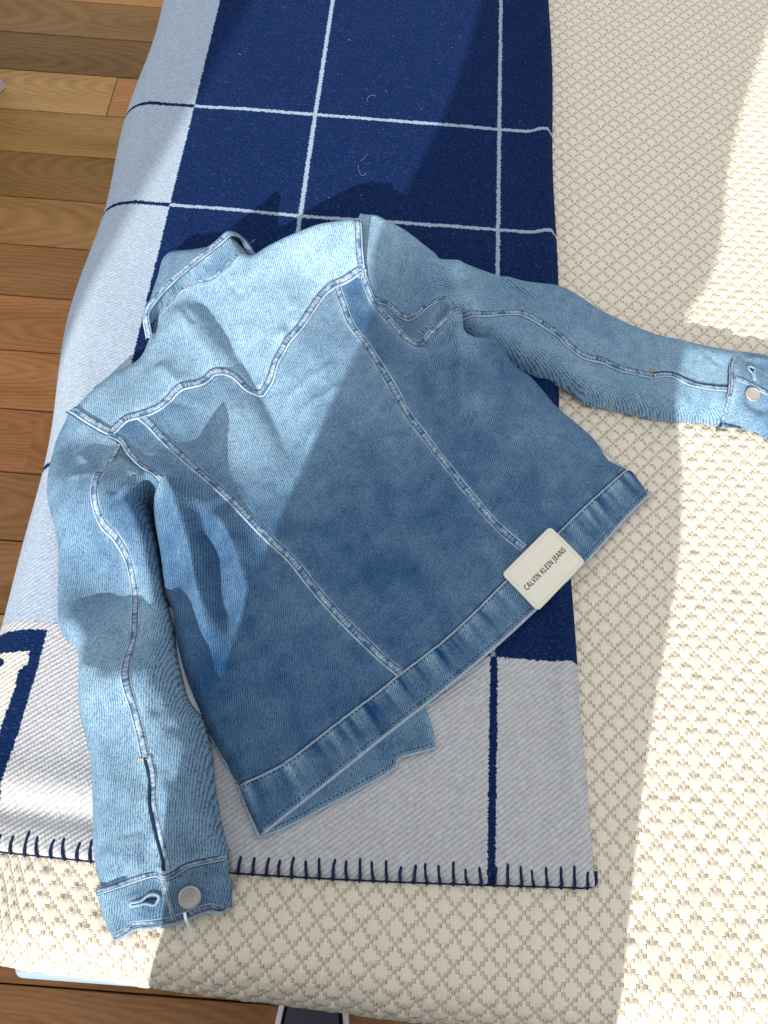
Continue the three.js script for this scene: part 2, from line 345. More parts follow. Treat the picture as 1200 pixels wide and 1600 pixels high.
  part('cover', mergeGeometries([make(Ar, B), make(A2, B2), make(Al, B1)]), mat, spread);
  // scalloped hem lip along the foot end
  const pos = []; const lip = []; for (let a = -0.34; a < 1.2; a += 0.01) lip.push({ x: a, z: END_Z + END_R + 0.012 * Math.sin(a * 4.2 + 0.6) + 0.006 * Math.sin(a * 23 + 1) + 0.003 * Math.sin(a * 61) - 0.008 + 0.004 });
  const yl = BED - END_R - (0.37 - END_R * Math.PI / 2);
  part('hem', cord(lip, 0.006, (x) => yl + 0.003 * Math.sin(x * 420), { step: 0.003 }), std({ color: new THREE.Color().setRGB(0.74, 0.70, 0.62) }), spread);
}

// ---------------------------------------------------------------- folded woollen throw
const throwRight = (z) => lerp(0.187, 0.205, sm(-0.4, 0.02, z)) + 0.0015 * Math.sin(z * 17);
const throwEnd = (x) => 0.0145 + 0.0085 * Math.cos((x + 0.14) * 5);
const throwEdgeX = (z) => EDGE_X + 0.019 + 0.024 * Math.exp(-(((z + 0.36) / 0.2) ** 2)) + 0.004 * Math.sin(z * 21) + 0.012 * sm(-0.2, 0.0, z);
const throwY = (x, z) => {
  const dr = throwRight(z) - x, db = throwEnd(x) - z;
  let h = 0.009 * Math.min(round(dr, 0.011), round(db, 0.008));
  h += 0.007 * Math.exp(-(((dr - 0.014) / 0.013) ** 2)) * sm(0, 0.01, dr) * sm(0.02, 0.15, db); // the fold stands up a little
  h += 0.0016 * Math.exp(-(((db - 0.006) / 0.005) ** 2)) * Math.cos((x + 0.34) / 0.01145 * 2 * Math.PI + Math.PI) ;
  h += 0.0035 * (fbm(x * 9, z * 7, 60) - 0.5) * sm(0.0, 0.05, db);
  h += -0.007 * Math.exp(-(((db - 0.035) / 0.012) ** 2)) * sm(-0.12, -0.26, x) + 0.005 * Math.exp(-(((db - 0.058) / 0.02) ** 2)) * sm(-0.12, -0.26, x);
  return BED + h;
};
{
  const X0 = -0.62, XW = 0.84, Z0 = -1.34, ZH = 1.37, W = 1024, H = 2048;
  const inv = (x) => x, NAVY = [0.0045, 0.0180, 0.078], PALE = [0.37, 0.45, 0.55], GREY = [0.53, 0.54, 0.56], CREAM = [0.66, 0.63, 0.57], LINE = [0.30, 0.385, 0.50];
  const inPoly = (p, x, z) => { let r = false; for (let i = 0, j = p.length - 1; i < p.length; j = i++) if ((p[i].z > z) !== (p[j].z > z) && x < (p[j].x - p[i].x) * (z - p[i].z) / (p[j].z - p[i].z) + p[i].x) r = !r; return r; };
  const serif = path("-40.1,-16.6 -31.0,-17.3 -31.0,-16.4 -31.0,-12.9 -31.2,-8.9 -31.4,-2.7 -32.1,10.1");
  const cream = path("-39.5,-14.5 -32.1,-15.1 -32.0,-14.0 -32.6,-13.3 -32.6,-11.6 -32.9,-8.0 -33.4,2.2 -36.6,2.4");
  const notch = path("-39.4,-14.1 -34.6,-14.4 -34.3,-14.0 -34.4,-13.6 -36.1,-13.1 -39.0,-12.8");
  const base = (x, z) => {
    const grey = z > -0.1795;
    if (grey) {
      if (inPoly(cream, x, z) && !inPoly(notch, x, z)) return [CREAM, 2];
      if (inPoly(serif, x, z)) return [NAVY, 1];
      if (Math.abs(x - 0.1145) < 0.0034) return [NAVY, 1];
      return [GREY, 0];
    }
    const navy = x > -0.2925;
    const line = Math.abs(x + 0.1315) < 0.0027 || Math.abs(x - 0.113) < 0.0025 || Math.abs(z + 0.888) < 0.0027 || Math.abs(z + 0.712) < 0.0026 || Math.abs(z + 0.352) < 0.003;
    const hline = Math.abs(z + 0.888) < 0.0027 || Math.abs(z + 0.712) < 0.0026 || Math.abs(z + 0.352) < 0.003;
    if (navy) return line ? [LINE, 2] : [NAVY, 1];
    return hline ? [NAVY, 1] : [PALE, 0];
  };
  const kind = new Uint8Array(W * H);
  const map = texture(W, H, (i, j, c) => {
    const x = X0 + i / W * XW, z = Z0 + j / H * ZH;
    const fx = 0.0010 * (noise(i / 2.2, j / 2.2, 1) - 0.5) * 2, fz = 0.0010 * (noise(i / 2.2, j / 2.2, 2) - 0.5) * 2;
    const [b, k] = base(x + fx, z + fz); kind[j * W + i] = k;
    const n = fbm(i / 3, j / 3, 21, 2), s = hash(i, j, 5), hair = noise(i / 1.3 + j / 4, j / 1.3, 25);
    let f = 0.86 + 0.28 * (n - 0.5) + 0.16 * (s - 0.5);
    let add = k === 1 ? (hair > 0.78 ? 0.022 : 0) + (s > 0.9992 ? 0.15 : 0) : 0;
    if (k === 0) f *= (z > -0.18 ? 0.80 : 0.93) + (z > -0.18 ? 0.24 : 0.09) * sm(0.08, 0.5, 0.5 + 0.5 * Math.sin((x * 0.78 + z) / 0.0052 * 2 * Math.PI + 1.2 * noise(i / 9, j / 9, 3)));  // rib grooves darkened in the colour so the ribs read in shade
    c[0] = b[0] * f + add; c[1] = b[1] * f + add * 1.05; c[2] = b[2] * f + add * 1.25;
  }, { repeat: false });
  const bump = texture(W, H, (i, j, c) => {
    const x = X0 + i / W * XW, z = Z0 + j / H * ZH, k = kind[j * W + i];
    const rib = 0.5 + 0.5 * Math.sin((x * 0.78 + z) / 0.0052 * 2 * Math.PI + 1.2 * noise(i / 9, j / 9, 3)), knots = 0.5 + 0.5 * Math.sin((x - z * 0.5) / 0.0032 * 2 * Math.PI);
    const fuzz = fbm(i / 2.4, j / 2.4, 33, 2);
    const amp = z > -0.18 ? 0.85 : 0.30;
    const v = k === 1 ? 0.35 + 0.5 * fuzz : 0.22 + amp * (0.40 * rib + 0.22 * knots * rib) + 0.22 * fuzz;
    c[0] = c[1] = c[2] = v;
  }, { srgb: false, repeat: false });
  const mat = new THREE.MeshPhysicalMaterial({ map, bumpMap: bump, bumpScale: 0.0018, roughness: 1, side: THREE.DoubleSide, specularIntensity: 0.12 });
  const throwBlanket = thing('throw_blanket', 'folded navy, pale blue and grey wool throw laid along the left of the bed', 'blanket');
  const pos = [], uv = [], idx = [], nx = 300, nz = 560;
  for (let j = 0; j <= nz; j++) {
    const v = j / nz, z_ = lerp(-1.34, 0, v), ex = throwEdgeX(z_);
    for (let i = 0; i <= nx; i++) {
      const u = i / nx;
      // across: hanging part, roll, flat top out to the right fold
      let a = u < 0.3 ? lerp(ex - 0.30, ex, u / 0.3) : lerp(ex, 1, 0);
      let zz, x, y;
      if (u < 0.3) {
        const t = ex - a, r = EDGE_R; zz = lerp(-1.34, throwEnd(ex), v); const yy = throwY(ex + 0.0001, zz);
        if (t < r * Math.PI / 2) { const q = t / r; x = ex - (r + 0.004) * Math.sin(q); y = yy - (r + 0.004) * (1 - Math.cos(q)); } else { x = ex - r - 0.004 - 0.010 * Math.sin(zz * 15) * Math.min(1, (t - r * 1.57) * 5); y = yy - r - 0.004 - (t - r * Math.PI / 2); }
      } else {
        const q = (u - 0.3) / 0.7, e = 1 - Math.pow(1 - q, 1.35);
        zz = lerp(-1.34, throwEnd(lerp(ex, 0.2, e)), 1 - Math.pow(1 - v, 1.25)); x = lerp(ex, throwRight(zz), e); a = x; y = throwY(x, zz);
      }
      if (u < 0.3) zz = lerp(-1.34, throwEnd(ex), 1 - Math.pow(1 - v, 1.25));
      pos.push(x, y, zz); uv.push((a - X0) / XW, (zz - Z0) / ZH);
    }
  }
  for (let j = 0; j < nz; j++) for (let i = 0; i < nx; i++) { const o = j * (nx + 1) + i; idx.push(o, o + nx + 1, o + 1, o + 1, o + nx + 1, o + nx + 2); }
  const g = new THREE.BufferGeometry();
  g.setAttribute('position', new THREE.Float32BufferAttribute(pos, 3)); g.setAttribute('uv', new THREE.Float32BufferAttribute(uv, 2)); g.setIndex(idx); g.computeVertexNormals();
  part('wool_cloth', g, mat, throwBlanket);
  // navy blanket stitch along the end
  const thread = std({ color: new THREE.Color().setRGB(0.010, 0.02, 0.06), roughness: 1 });
  const run = []; for (let x = -0.345; x < 0.2; x += 0.01) run.push({ x, z: throwEnd(x) - 0.0008 }); run.push({ x: 0.2055, z: throwEnd(0.2) - 0.004 }, { x: 0.2062, z: throwEnd(0.2) - 0.014 });
  part('edge_thread', cord(run, 0.0014, (x, z) => Math.max(BED + 0.003, throwY(x, z) - 0.0015)), thread, throwBlanket);
  const variants = [0, 1, 2, 3].map((k) => { const c = new THREE.CatmullRomCurve3([new THREE.Vector3(0, -0.0045, 0.0006), new THREE.Vector3(0.0003 * (k - 1), 0.0002, -0.0025), new THREE.Vector3(0.0005 * (k - 2), 0.0006, -0.008), new THREE.Vector3(0.0003 * k, 0.0006, -0.0145 - 0.0006 * k), new THREE.Vector3(0.0003 * k, -0.002, -0.0155 - 0.0006 * k)]); return new THREE.TubeGeometry(c, 10, 0.00125, 7); });
  for (let k = 0; k < 48; k++) {
    const x = -0.34 + k * 0.01145 + 0.0008 * (hash(k, 3) - 0.5); if (x > 0.202) break;
    const s = part(k ? `stitch_${String(k).padStart(3, '0')}` : 'stitch', variants[Math.floor(hash(k, 9) * 4)], thread, throwBlanket);
    s.position.set(x, throwY(x, throwEnd(x) - 0.009), throwEnd(x)); s.rotation.y = 0.08 + 0.30 * (hash(k, 4) - 0.5); s.scale.set(1, 1, 0.82 + 0.3 * hash(k, 6));
  }
  const fibre = (geo, p, d, bend, r, len) => { const a = p.clone(), b = p.clone().addScaledVector(d, len * 0.5).add(bend), c = p.clone().addScaledVector(d, len); geo.push(new THREE.TubeGeometry(new THREE.QuadraticBezierCurve3(a, b, c), 4, r, 3)); };
  const lint = [], V = (x, y, z) => new THREE.Vector3(x, y, z);
  for (let k = 0; k < 50; k++) {
    const x = lerp(-0.28, 0.18, hash(k, 1, 9)), z = lerp(-1.15, -0.62, hash(k, 2, 9)), a = hash(k, 3, 9) * 6.28;
    fibre(lint, V(x, throwY(x, z) + 0.0012, z), V(Math.cos(a), 0.08, Math.sin(a)), V(0.002 * (hash(k, 4, 9) - 0.5), 0.0004, 0.002 * (hash(k, 5, 9) - 0.5)), 0.00013, 0.001 + 0.003 * hash(k, 6, 9) ** 3);
  }
  part('lint', mergeGeometries(lint), std({ color: new THREE.Color().setRGB(0.36, 0.42, 0.52) }), throwBlanket).userData.kind = 'stuff';
  // a few pale hairs on the wool
  const hairM = std({ color: new THREE.Color().setRGB(0.28, 0.32, 0.40) });
  const hairs = [['curved pale hair lying on the navy wool above the jacket, the lower of the pair', path("-6.7,-80.2 -6.5,-79.1 -6.0,-78.4 -5.5,-79.0")], ['short pale hair lying on the navy wool, upper of the pair', path("-6.4,-80.9 -6.0,-81.5 -5.7,-82.2")], ['looped pale hair lying on the navy wool between the two thin stripes at the top', path("-6.5,-91.8 -6.4,-92.8 -5.9,-93.3 -5.4,-93.1")]];
  for (const [label, p] of hairs) { const t = thing('hair', label, 'hair', null); part('strand', cord(p, 0.00013, (x, z) => throwY(x, z) + 0.0012, { step: 0.002, sides: 4 }), hairM, t); }
}

// ---------------------------------------------------------------- denim jacket: materials
const denimMap = texture(1024, 1024, (i, j, c) => { // 96 mm square
  const S = 1024, P = 48, x = i / S, y = j / S; // 40 twill ridges
  const wob = 0.35 * noise(x * 24, y * 24, 3, 24, 24), ph = x * P + wob;
  const l = 0.5 + 0.5 * Math.sin(ph * 2 * Math.PI);
  const fleck = noise(x * 256, y * 96, 4, 256, 96), fl2 = noise(x * 400, y * 400, 6, 400, 400), mot = noise(x * 14, y * 10, 7, 14, 10), mot2 = noise(x * 72, y * 48, 8, 72, 48);
  const w = clamp(0.13 + 0.66 * l + 0.90 * (fleck - 0.5) + 0.65 * (fl2 - 0.5) + 0.14 * (mot - 0.5) + 0.26 * (mot2 - 0.5));
  c[0] = lerp(0.20, 1.4, w); c[1] = lerp(0.32, 1.3, w); c[2] = lerp(0.46, 1.2, w);
});
const denimBump = texture(512, 512, (i, j, c) => { const x = i / 512, y = j / 512, v = 0.35 + 0.4 * (0.5 + 0.5 * Math.sin((x * 48 + 0.35 * noise(x * 24, y * 24, 3, 24, 24)) * 2 * Math.PI)) + 0.25 * noise(x * 200, y * 90, 4, 200, 90); c[0] = c[1] = c[2] = v; }, { srgb: false });
for (const t of [denimMap, denimBump]) t.repeat.set(1 / 0.096, 1 / 0.096);
const denim = std({ map: denimMap, bumpMap: denimBump, bumpScale: 0.0005, vertexColors: true, roughness: 0.95 });
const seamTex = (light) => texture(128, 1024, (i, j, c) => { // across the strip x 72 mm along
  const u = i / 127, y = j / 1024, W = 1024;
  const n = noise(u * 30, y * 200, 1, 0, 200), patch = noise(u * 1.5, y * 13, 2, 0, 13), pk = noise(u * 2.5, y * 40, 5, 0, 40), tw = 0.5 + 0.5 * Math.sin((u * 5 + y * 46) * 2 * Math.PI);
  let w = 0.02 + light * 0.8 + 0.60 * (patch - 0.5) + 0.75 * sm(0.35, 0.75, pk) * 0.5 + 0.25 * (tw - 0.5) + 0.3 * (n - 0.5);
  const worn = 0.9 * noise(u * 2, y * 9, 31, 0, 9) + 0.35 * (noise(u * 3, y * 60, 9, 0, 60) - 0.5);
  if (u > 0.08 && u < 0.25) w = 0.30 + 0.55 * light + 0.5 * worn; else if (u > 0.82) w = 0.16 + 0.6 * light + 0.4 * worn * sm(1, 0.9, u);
  let dark = 0.92 * sm(0.10, 0.06, u) + 0.8 * sm(0.93, 0.97, u);  // outer bands: unfaded indigo, with the shadow gap beside the seam painted in
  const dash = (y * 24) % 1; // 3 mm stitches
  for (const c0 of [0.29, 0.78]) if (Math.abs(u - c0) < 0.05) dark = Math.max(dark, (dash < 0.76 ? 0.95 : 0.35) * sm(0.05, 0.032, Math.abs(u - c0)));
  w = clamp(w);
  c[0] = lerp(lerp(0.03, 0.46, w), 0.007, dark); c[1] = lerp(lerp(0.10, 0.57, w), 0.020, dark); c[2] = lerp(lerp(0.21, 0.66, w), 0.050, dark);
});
const seamBump = texture(64, 512, (i, j, c) => { const u = i / 63, y = j / 512, v = 0.5 + 0.35 * (noise(u * 2.5, y * 40, 5, 0, 40) - 0.5) - 0.3 * (Math.abs(u - 0.245) < 0.05 || Math.abs(u - 0.755) < 0.05 ? 1 : 0); c[0] = c[1] = c[2] = v; }, { srgb: false });
const seamMat = (light) => { const m = seamTex(light), b = seamBump.clone(); m.repeat.set(1, 1 / 0.072); b.repeat.set(1, 1 / 0.072); b.needsUpdate = true; return std({ map: m, bumpMap: b, bumpScale: 0.0012, roughness: 0.95 }); };
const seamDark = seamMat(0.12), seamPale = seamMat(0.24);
const edgeTex = texture(64, 512, (i, j, c) => { const u = i / 64, y = j / 512, n = noise(u * 6, y * 70, 3, 6, 70), tw = noise(u * 8, y * 200, 4, 8, 200); const w = clamp(0.50 + 0.35 * (n - 0.5) + 0.25 * (tw - 0.5)); c[0] = lerp(0.08, 0.52, w); c[1] = lerp(0.16, 0.60, w); c[2] = lerp(0.28, 0.66, w); });
edgeTex.repeat.set(1, 1 / 0.05);
const edgeMat = std({ map: edgeTex, roughness: 1 });
const threadDark = std({ color: new THREE.Color().setRGB(0.012, 0.028, 0.06) }), threadTan = std({ color: new THREE.Color().setRGB(0.50, 0.27, 0.08) }), threadWhite = std({ color: 0xf0f0ee });
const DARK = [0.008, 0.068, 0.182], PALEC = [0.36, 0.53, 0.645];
const washAndLight = (base, spots = [], near = [], across = []) => { // how far the dye is washed out: lighter along the seams and where the cloth rubs; some spots paint in light and shade
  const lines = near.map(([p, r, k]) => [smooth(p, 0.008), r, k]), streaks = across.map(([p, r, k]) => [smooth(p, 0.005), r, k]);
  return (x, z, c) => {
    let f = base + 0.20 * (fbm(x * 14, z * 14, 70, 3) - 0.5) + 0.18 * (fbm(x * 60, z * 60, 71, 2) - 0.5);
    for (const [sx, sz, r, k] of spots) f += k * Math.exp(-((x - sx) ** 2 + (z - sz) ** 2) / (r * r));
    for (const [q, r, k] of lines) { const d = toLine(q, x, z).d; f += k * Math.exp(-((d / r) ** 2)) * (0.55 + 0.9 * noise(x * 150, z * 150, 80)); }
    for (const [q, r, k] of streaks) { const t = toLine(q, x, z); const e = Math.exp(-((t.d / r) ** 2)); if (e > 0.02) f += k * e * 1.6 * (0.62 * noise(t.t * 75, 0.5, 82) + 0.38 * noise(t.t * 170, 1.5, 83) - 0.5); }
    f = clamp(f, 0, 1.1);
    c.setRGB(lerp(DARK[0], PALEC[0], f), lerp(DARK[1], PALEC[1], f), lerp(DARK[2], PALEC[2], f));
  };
};
// ---------------------------------------------------------------- denim jacket: lines on the cloth
const L = {
  shoulderL: path("-33.4,-40.0! -31.3,-38.7 -28.9,-37.5 -28.4,-37.3!"),
  armL: path("-28.2,-37.0! -26.9,-36.4 -25.5,-34.7 -23.5,-32.8 -22.0,-31.8 -21.0,-30.9 -20.5,-30.0 -20.7,-28.9!"),
  yoke: path("-28.4,-37.3! -27.2,-39.0 -25.3,-39.7 -23.8,-40.6 -22.2,-42.7 -20.1,-43.8 -19.1,-45.1 -17.7,-45.5 -16.5,-45.1 -15.2,-44.2 -14.0,-44.2! -13.4,-45.0 -12.9,-46.9 -12.0,-49.3 -10.8,-51.2 -9.6,-54.1 -8.8,-56.0 -7.8,-57.2 -6.5,-58.0 -4.4,-59.6!"),
  armTopR: path("-5.6,-65.4! -4.9,-60.4 -4.3,-58.3!"),
  armR: path("-4.4,-59.2! -4.2,-58.9 -2.9,-56.2 -0.7,-53.6 0.9,-51.7 2.1,-50.9 2.8,-51.1 3.3,-52.0 4.7,-52.9 6.3,-54.0!"),
  topR: path("-17.2,-61.5! -15.4,-62.6 -13.3,-63.4 -9.8,-64.6 -7.8,-65.2 -6.6,-65.7 -5.7,-65.8!"),
  neckL: path("-33.6,-40.3! -32.3,-42.5 -30.6,-45.3 -28.9,-46.8 -28.2,-47.6 -27.7,-49.7 -27.6,-50.6!"),
  collarSeam: path("-27.2,-49.9! -26.5,-51.6 -25.1,-53.7 -24.2,-55.0 -23.4,-55.6 -22.6,-56.0 -20.8,-56.7 -19.9,-57.7 -18.6,-59.4 -18.0,-60.9 -17.3,-62.0!"),
  crest: path("-26.7,-49.0! -26.9,-50.7 -26.2,-52.4 -24.3,-55.0 -22.3,-57.3 -20.2,-59.6 -19.0,-61.1 -18.2,-61.7 -17.3,-61.5 -16.5,-61.0!"),
  princessL: path("-25.9,-39.4 -24.6,-38.5 -22.3,-36.3 -19.6,-34.0 -16.9,-32.0 -15.6,-31.1 -13.0,-28.9 -10.6,-26.9 -8.5,-25.2 -5.4,-21.9 -1.5,-18.5 1.0,-16.5 2.7,-15.4"),
  princessR: path("-7.2,-57.4 -6.3,-55.2 -5.1,-52.5 -3.4,-50.3 -1.5,-47.5 0.2,-44.7 2.0,-41.5 4.0,-38.9 5.7,-36.9 8.8,-33.3 11.7,-30.4 14.1,-28.7"),
  hemSeam: path("-10.9,-4.7! -7.2,-6.8 -3.1,-10.4 0.1,-13.2 2.6,-15.5 6.3,-18.8 9.2,-21.8 12.3,-25.3 15.4,-28.5 18.0,-31.4 20.7,-34.4 23.5,-37.4 25.3,-39.2!"),
  hemEdge: path("-8.5,-0.7! -6.3,-2.7 -2.7,-5.9 1.6,-9.8 6.6,-14.2 11.9,-19.2 15.6,-23.0 20.6,-28.3 25.0,-33.6 27.9,-36.8!"),
  hemL: path("-11.0,-4.8! -9.9,-2.9 -8.5,-0.7!"),
  hemR: path("25.6,-39.7! 26.6,-38.3 27.7,-36.7!"),
  sideL: path("-21.6,-30.1! -22.1,-29.3 -22.0,-27.7 -21.2,-24.6 -20.3,-21.2 -19.4,-19.7 -18.6,-17.2 -17.4,-14.3 -16.2,-12.1 -15.4,-10.8 -14.5,-9.4 -12.7,-7.0 -10.9,-4.8!"),
  sideR: path("6.5,-56.4! 7.3,-54.5 7.7,-52.3 9.0,-52.5 10.8,-52.8 12.0,-51.6 13.4,-49.9 15.0,-48.9 16.5,-47.3 17.9,-45.7 20.3,-43.7 22.2,-41.9 23.5,-40.1 25.4,-39.5!"),
};
const bodyPts = pts("-33.4,-40.1,3.4 -31.6,-41.6,3.6 -28.5,-37.4,3.2 -28.7,-47.1,2.6 -27.6,-50.6,3.0 -24.1,-54.9,4.2 -20.6,-56.2,4.6 -17.6,-59.8,5.2 -12.8,-61.1,6.6 -9.3,-61.4,7.4 -7.5,-62.3,7.4 -5.5,-63.1,7.2 -4.4,-58.7,4.6 -21.4,-46.2,4.0 -19.1,-51.3,4.2 -14.5,-44.5,3.2 -12.7,-53.1,4.8 -9.1,-58.6,5.0 -24.2,-42.9,3.8 -20.4,-40.2,3.7 -16.4,-34.4,2.7 -12.2,-36.9,2.8 -3.7,-45.0,3.4 -0.3,-55.3,3.6 -7.6,-47.3,4.2 -8.0,-40.7,3.4 5.3,-52.8,4.6 4.9,-48.9,3.6 1.5,-48.1,3.2 8.2,-42.5,2.9 18.1,-40.8,2.0 12.7,-44.0,2.3 22.5,-37.3,1.5 6.3,-31.5,2.5 -2.0,-24.2,2.2 -9.1,-17.4,2.2 2.3,-16.0,1.5 -10.8,-4.9,1.5 -4.2,-10.3,1.5 -15.8,-22.9,2.8 -24.2,-36.2,3.6 -19.9,-28.7,7.4 -18.5,-25.6,3.6 -16.1,-13.3,2.2 -12.6,-7.2,1.8 17.4,-30.7,1.5 -7.4,-3.7,1.3 3.6,-13.3,1.2 25.5,-36.6,1.2");
const bodyBase = surface(bodyPts);
const bodyFolds = folds([
  ...creases(34, [-0.26, 0.22, -0.62, -0.12], 0.9, 1.6, 301),
  [path("-23.3,-55.6 -19.4,-51.0 -16.2,-46.7 -14.3,-44.1 -12.2,-40.7 -10.2,-36.4 -8.9,-32.3"), -0.014, 0.030, 0.011, 0.12, 0.35],
  [path("-24.9,-53.5 -21.1,-48.7 -17.7,-45.3"), 0.009, 0.03, 0.013],
  [path("-20.4,-30.6 -19.3,-28.6 -18.0,-25.4 -16.3,-20.5 -14.4,-15.9"), 0.025, 0.013, 0.010, 0.05, 0.4],
  [path("-17.9,-29.4 -16.5,-25.6 -14.5,-20.7 -12.9,-16.0"), -0.012, 0.010, 0.012, 0.1, 0.3],
  [path("-16.7,-29.6 -14.2,-25.8 -12.1,-21.5 -10.1,-16.8"), 0.016, 0.014, 0.007, 0.2, 0.4],
  [path("-16.7,-15.7 -14.0,-13.1 -10.6,-9.0"), 0.004, 0.02, 0.02],
  [path("4.4,-55.6 5.8,-52.9 6.6,-48.8 7.2,-44.0 7.1,-39.4"), 0.014, 0.026, 0.006, 0.05, 0.5],
  [path("3.2,-51.0 4.0,-46.9 3.9,-42.2"), -0.006, 0.012, 0.012, 0.05, 0.4],
  [path("-8.9,-37.3 -6.0,-41.3 -1.7,-44.8"), 0.005, 0.012, 0.009],
  [path("-6.7,-35.3 -3.4,-40.8 -0.3,-43.4"), 0.005, 0.009, 0.014],
  [path("0.5,-43.1 5.6,-34.5 9.0,-27.8"), 0.006, 0.02, 0.02],
  [path("10.7,-47.3 12.8,-40.3 16.0,-34.7"), 0.008, 0.03, 0.02],
  [path("-6.6,-33.4 -4.7,-26.7 -1.7,-20.5"), 0.005, 0.03, 0.03],
  [path("-10.6,-24.2 -10.9,-17.3 -8.9,-11.6"), 0.006, 0.03, 0.02],
  [path("-12.1,-42.1 -9.1,-44.9 -5.6,-47.5"), 0.003, 0.006, 0.005],
  [path("-10.5,-40.8 -7.5,-43.0 -4.5,-45.2"), 0.0028, 0.006, 0.006],
  [path("-19.0,-56.5 -17.3,-54.5"), -0.002, 0.002, 0.003],
  [path("-23.5,-52.7 -21.6,-50.2"), -0.002, 0.002, 0.003],
  [path("-25.4,-45.8 -22.9,-43.7 -21.4,-42.7"), 0.004, 0.010, 0.008],
  [path("-2.3,-53.0 -0.6,-48.1 1.7,-43.5"), 0.004, 0.012, 0.008],
  [path("1.3,-50.4 2.6,-45.2 5.2,-39.3"), 0.004, 0.010, 0.008],
  [path("18.2,-43.9 16.1,-39.8 15.4,-35.3"), 0.004, 0.012, 0.010],
  [path("-14.0,-43.9 -12.9,-45.9 -12.2,-48.3"), 0.006, 0.010, 0.006, 0.2, 0.3],
  [path("-12.9,-49.1 -12.4,-50.3 -11.6,-50.6"), 0.005, 0.007, 0.007, 0.3, 0.3],
]);
const bodyEdge = edges([[L.topR, 0.026], [L.neckL, 0.022], [L.sideL, 0.012], [L.sideR, 0.013], [L.hemL, 0.006], [L.hemR, 0.006]]);
const hemSeamS = smooth(L.hemSeam, 0.006), hemEdgeS = smooth(L.hemEdge, 0.01);
const bodyH = (x, z) => {
  let h = bodyBase(x, z) + bodyFolds(x, z) + 0.0050 * (fbm(x * 16, z * 16, 50) - 0.5) + 0.0020 * (fbm(x * 55, z * 55, 51) - 0.5);
  const r = toLine(hemSeamS, x, z); // puckers where the hem band is sewn on
  const k = Math.exp(-((r.d / 0.014) ** 2)); if (k > 0.01) h += k * (0.0050 * (noise(r.t * 75, 0.5, 82) - 0.5) + 0.0024 * (noise(r.t * 170, 1.5, 83) - 0.5)) - 0.0012 * Math.exp(-((r.d / 0.003) ** 2));
  const e = bodyEdge(x, z), dh = toLine(hemEdgeS, x, z).d; h = lerp(Math.min(h, 0.0085), h, sm(0, 0.03, dh)) - 0.002 * sm(0.004, 0, dh);
  return TOP - 0.001 - 0.007 * sm(0.19, 0.235, x) * sm(0.10, 0.02, dh) + Math.max(0.0025, h * e) - (e < 0.02 ? 0.002 : 0);
};
const jacket = thing('denim_jacket', 'light blue washed denim jacket lying face down across the throw on the bed', 'jacket');
const yokeSp = [[-0.16, -0.52, 0.12, 0.15], [-0.06, -0.62, 0.10, 0.2]];
part('yoke', panel([...L.shoulderL, ...L.yoke.slice(1), ...rev(L.armTopR).slice(1), ...rev(L.topR).slice(1), ...rev(L.collarSeam).slice(1), ...rev(L.neckL).slice(1, -1)], bodyH, { angle: -0.30, tint: washAndLight(0.68, yokeSp, [[L.yoke, 0.007, 0.3], [L.collarSeam, 0.006, 0.3], [L.armTopR, 0.010, 0.35]], [[L.yoke, 0.008, 0.35]]) }), denim, jacket);
{
  const cut = (p, a, b) => p.slice(a, b);
  // the three lower panels share their borders: each princess seam and the matching stretch of the yoke and hem seams
  const yk = L.yoke, hs = L.hemSeam;
  const center = [...cut(yk, 2, 18), ...L.princessR, { ...hs[8] }, hs[7], hs[6], hs[5], ...rev(L.princessL)].map((p) => ({ ...p, c: p.c }));
  const washAndLightC = washAndLight(0.24, [[-0.155, -0.37, 0.06, 0.28], [-0.13, -0.44, 0.09, 0.34], [-0.03, -0.55, 0.09, 0.36], [0.02, -0.42, 0.06, 0.10], [0.0, -0.24, 0.06, -0.10]], [[L.princessL, 0.005, 0.22], [L.princessR, 0.005, 0.2], [L.yoke, 0.007, 0.25]], [[L.princessL, 0.008, 0.3], [L.princessR, 0.008, 0.3], [L.hemSeam, 0.005, 0.3]]);  // spots include a sunlit area below the yoke, painted in
  part('back_panel', panel(center, bodyH, { angle: -0.48, tint: washAndLightC }), denim, jacket);
  const left = [yk[0], yk[1], ...L.princessL, hs[4], hs[3], hs[2], hs[1], hs[0], ...rev(L.sideL).slice(1), ...rev(L.armL).slice(1, -1)];
  part('side_panel', panel(left, bodyH, { angle: -0.2, tint: washAndLight(0.20, [[-0.20, -0.36, 0.07, 0.30], [-0.14, -0.13, 0.05, -0.08]], [[L.princessL, 0.005, 0.2], [L.armL, 0.006, 0.25], [L.sideL, 0.004, 0.25]], [[L.princessL, 0.008, 0.3], [L.hemSeam, 0.005, 0.3]]) }), denim, jacket);
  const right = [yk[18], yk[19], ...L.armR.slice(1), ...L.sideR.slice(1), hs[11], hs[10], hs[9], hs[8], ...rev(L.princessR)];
  part('side_panel', panel(right, bodyH, { angle: -0.28, tint: washAndLight(0.23, [[0.05, -0.53, 0.05, 0.25], [0.065, -0.545, 0.02, 0.35], [0.075, -0.50, 0.014, 0.25], [0.09, -0.44, 0.018, 0.2], [0.16, -0.40, 0.05, 0.10]], [[L.princessR, 0.005, 0.2], [L.armR, 0.007, 0.32], [L.sideR, 0.004, 0.3]], [[L.princessR, 0.008, 0.3], [L.hemSeam, 0.005, 0.3]]) }), denim, jacket);
}
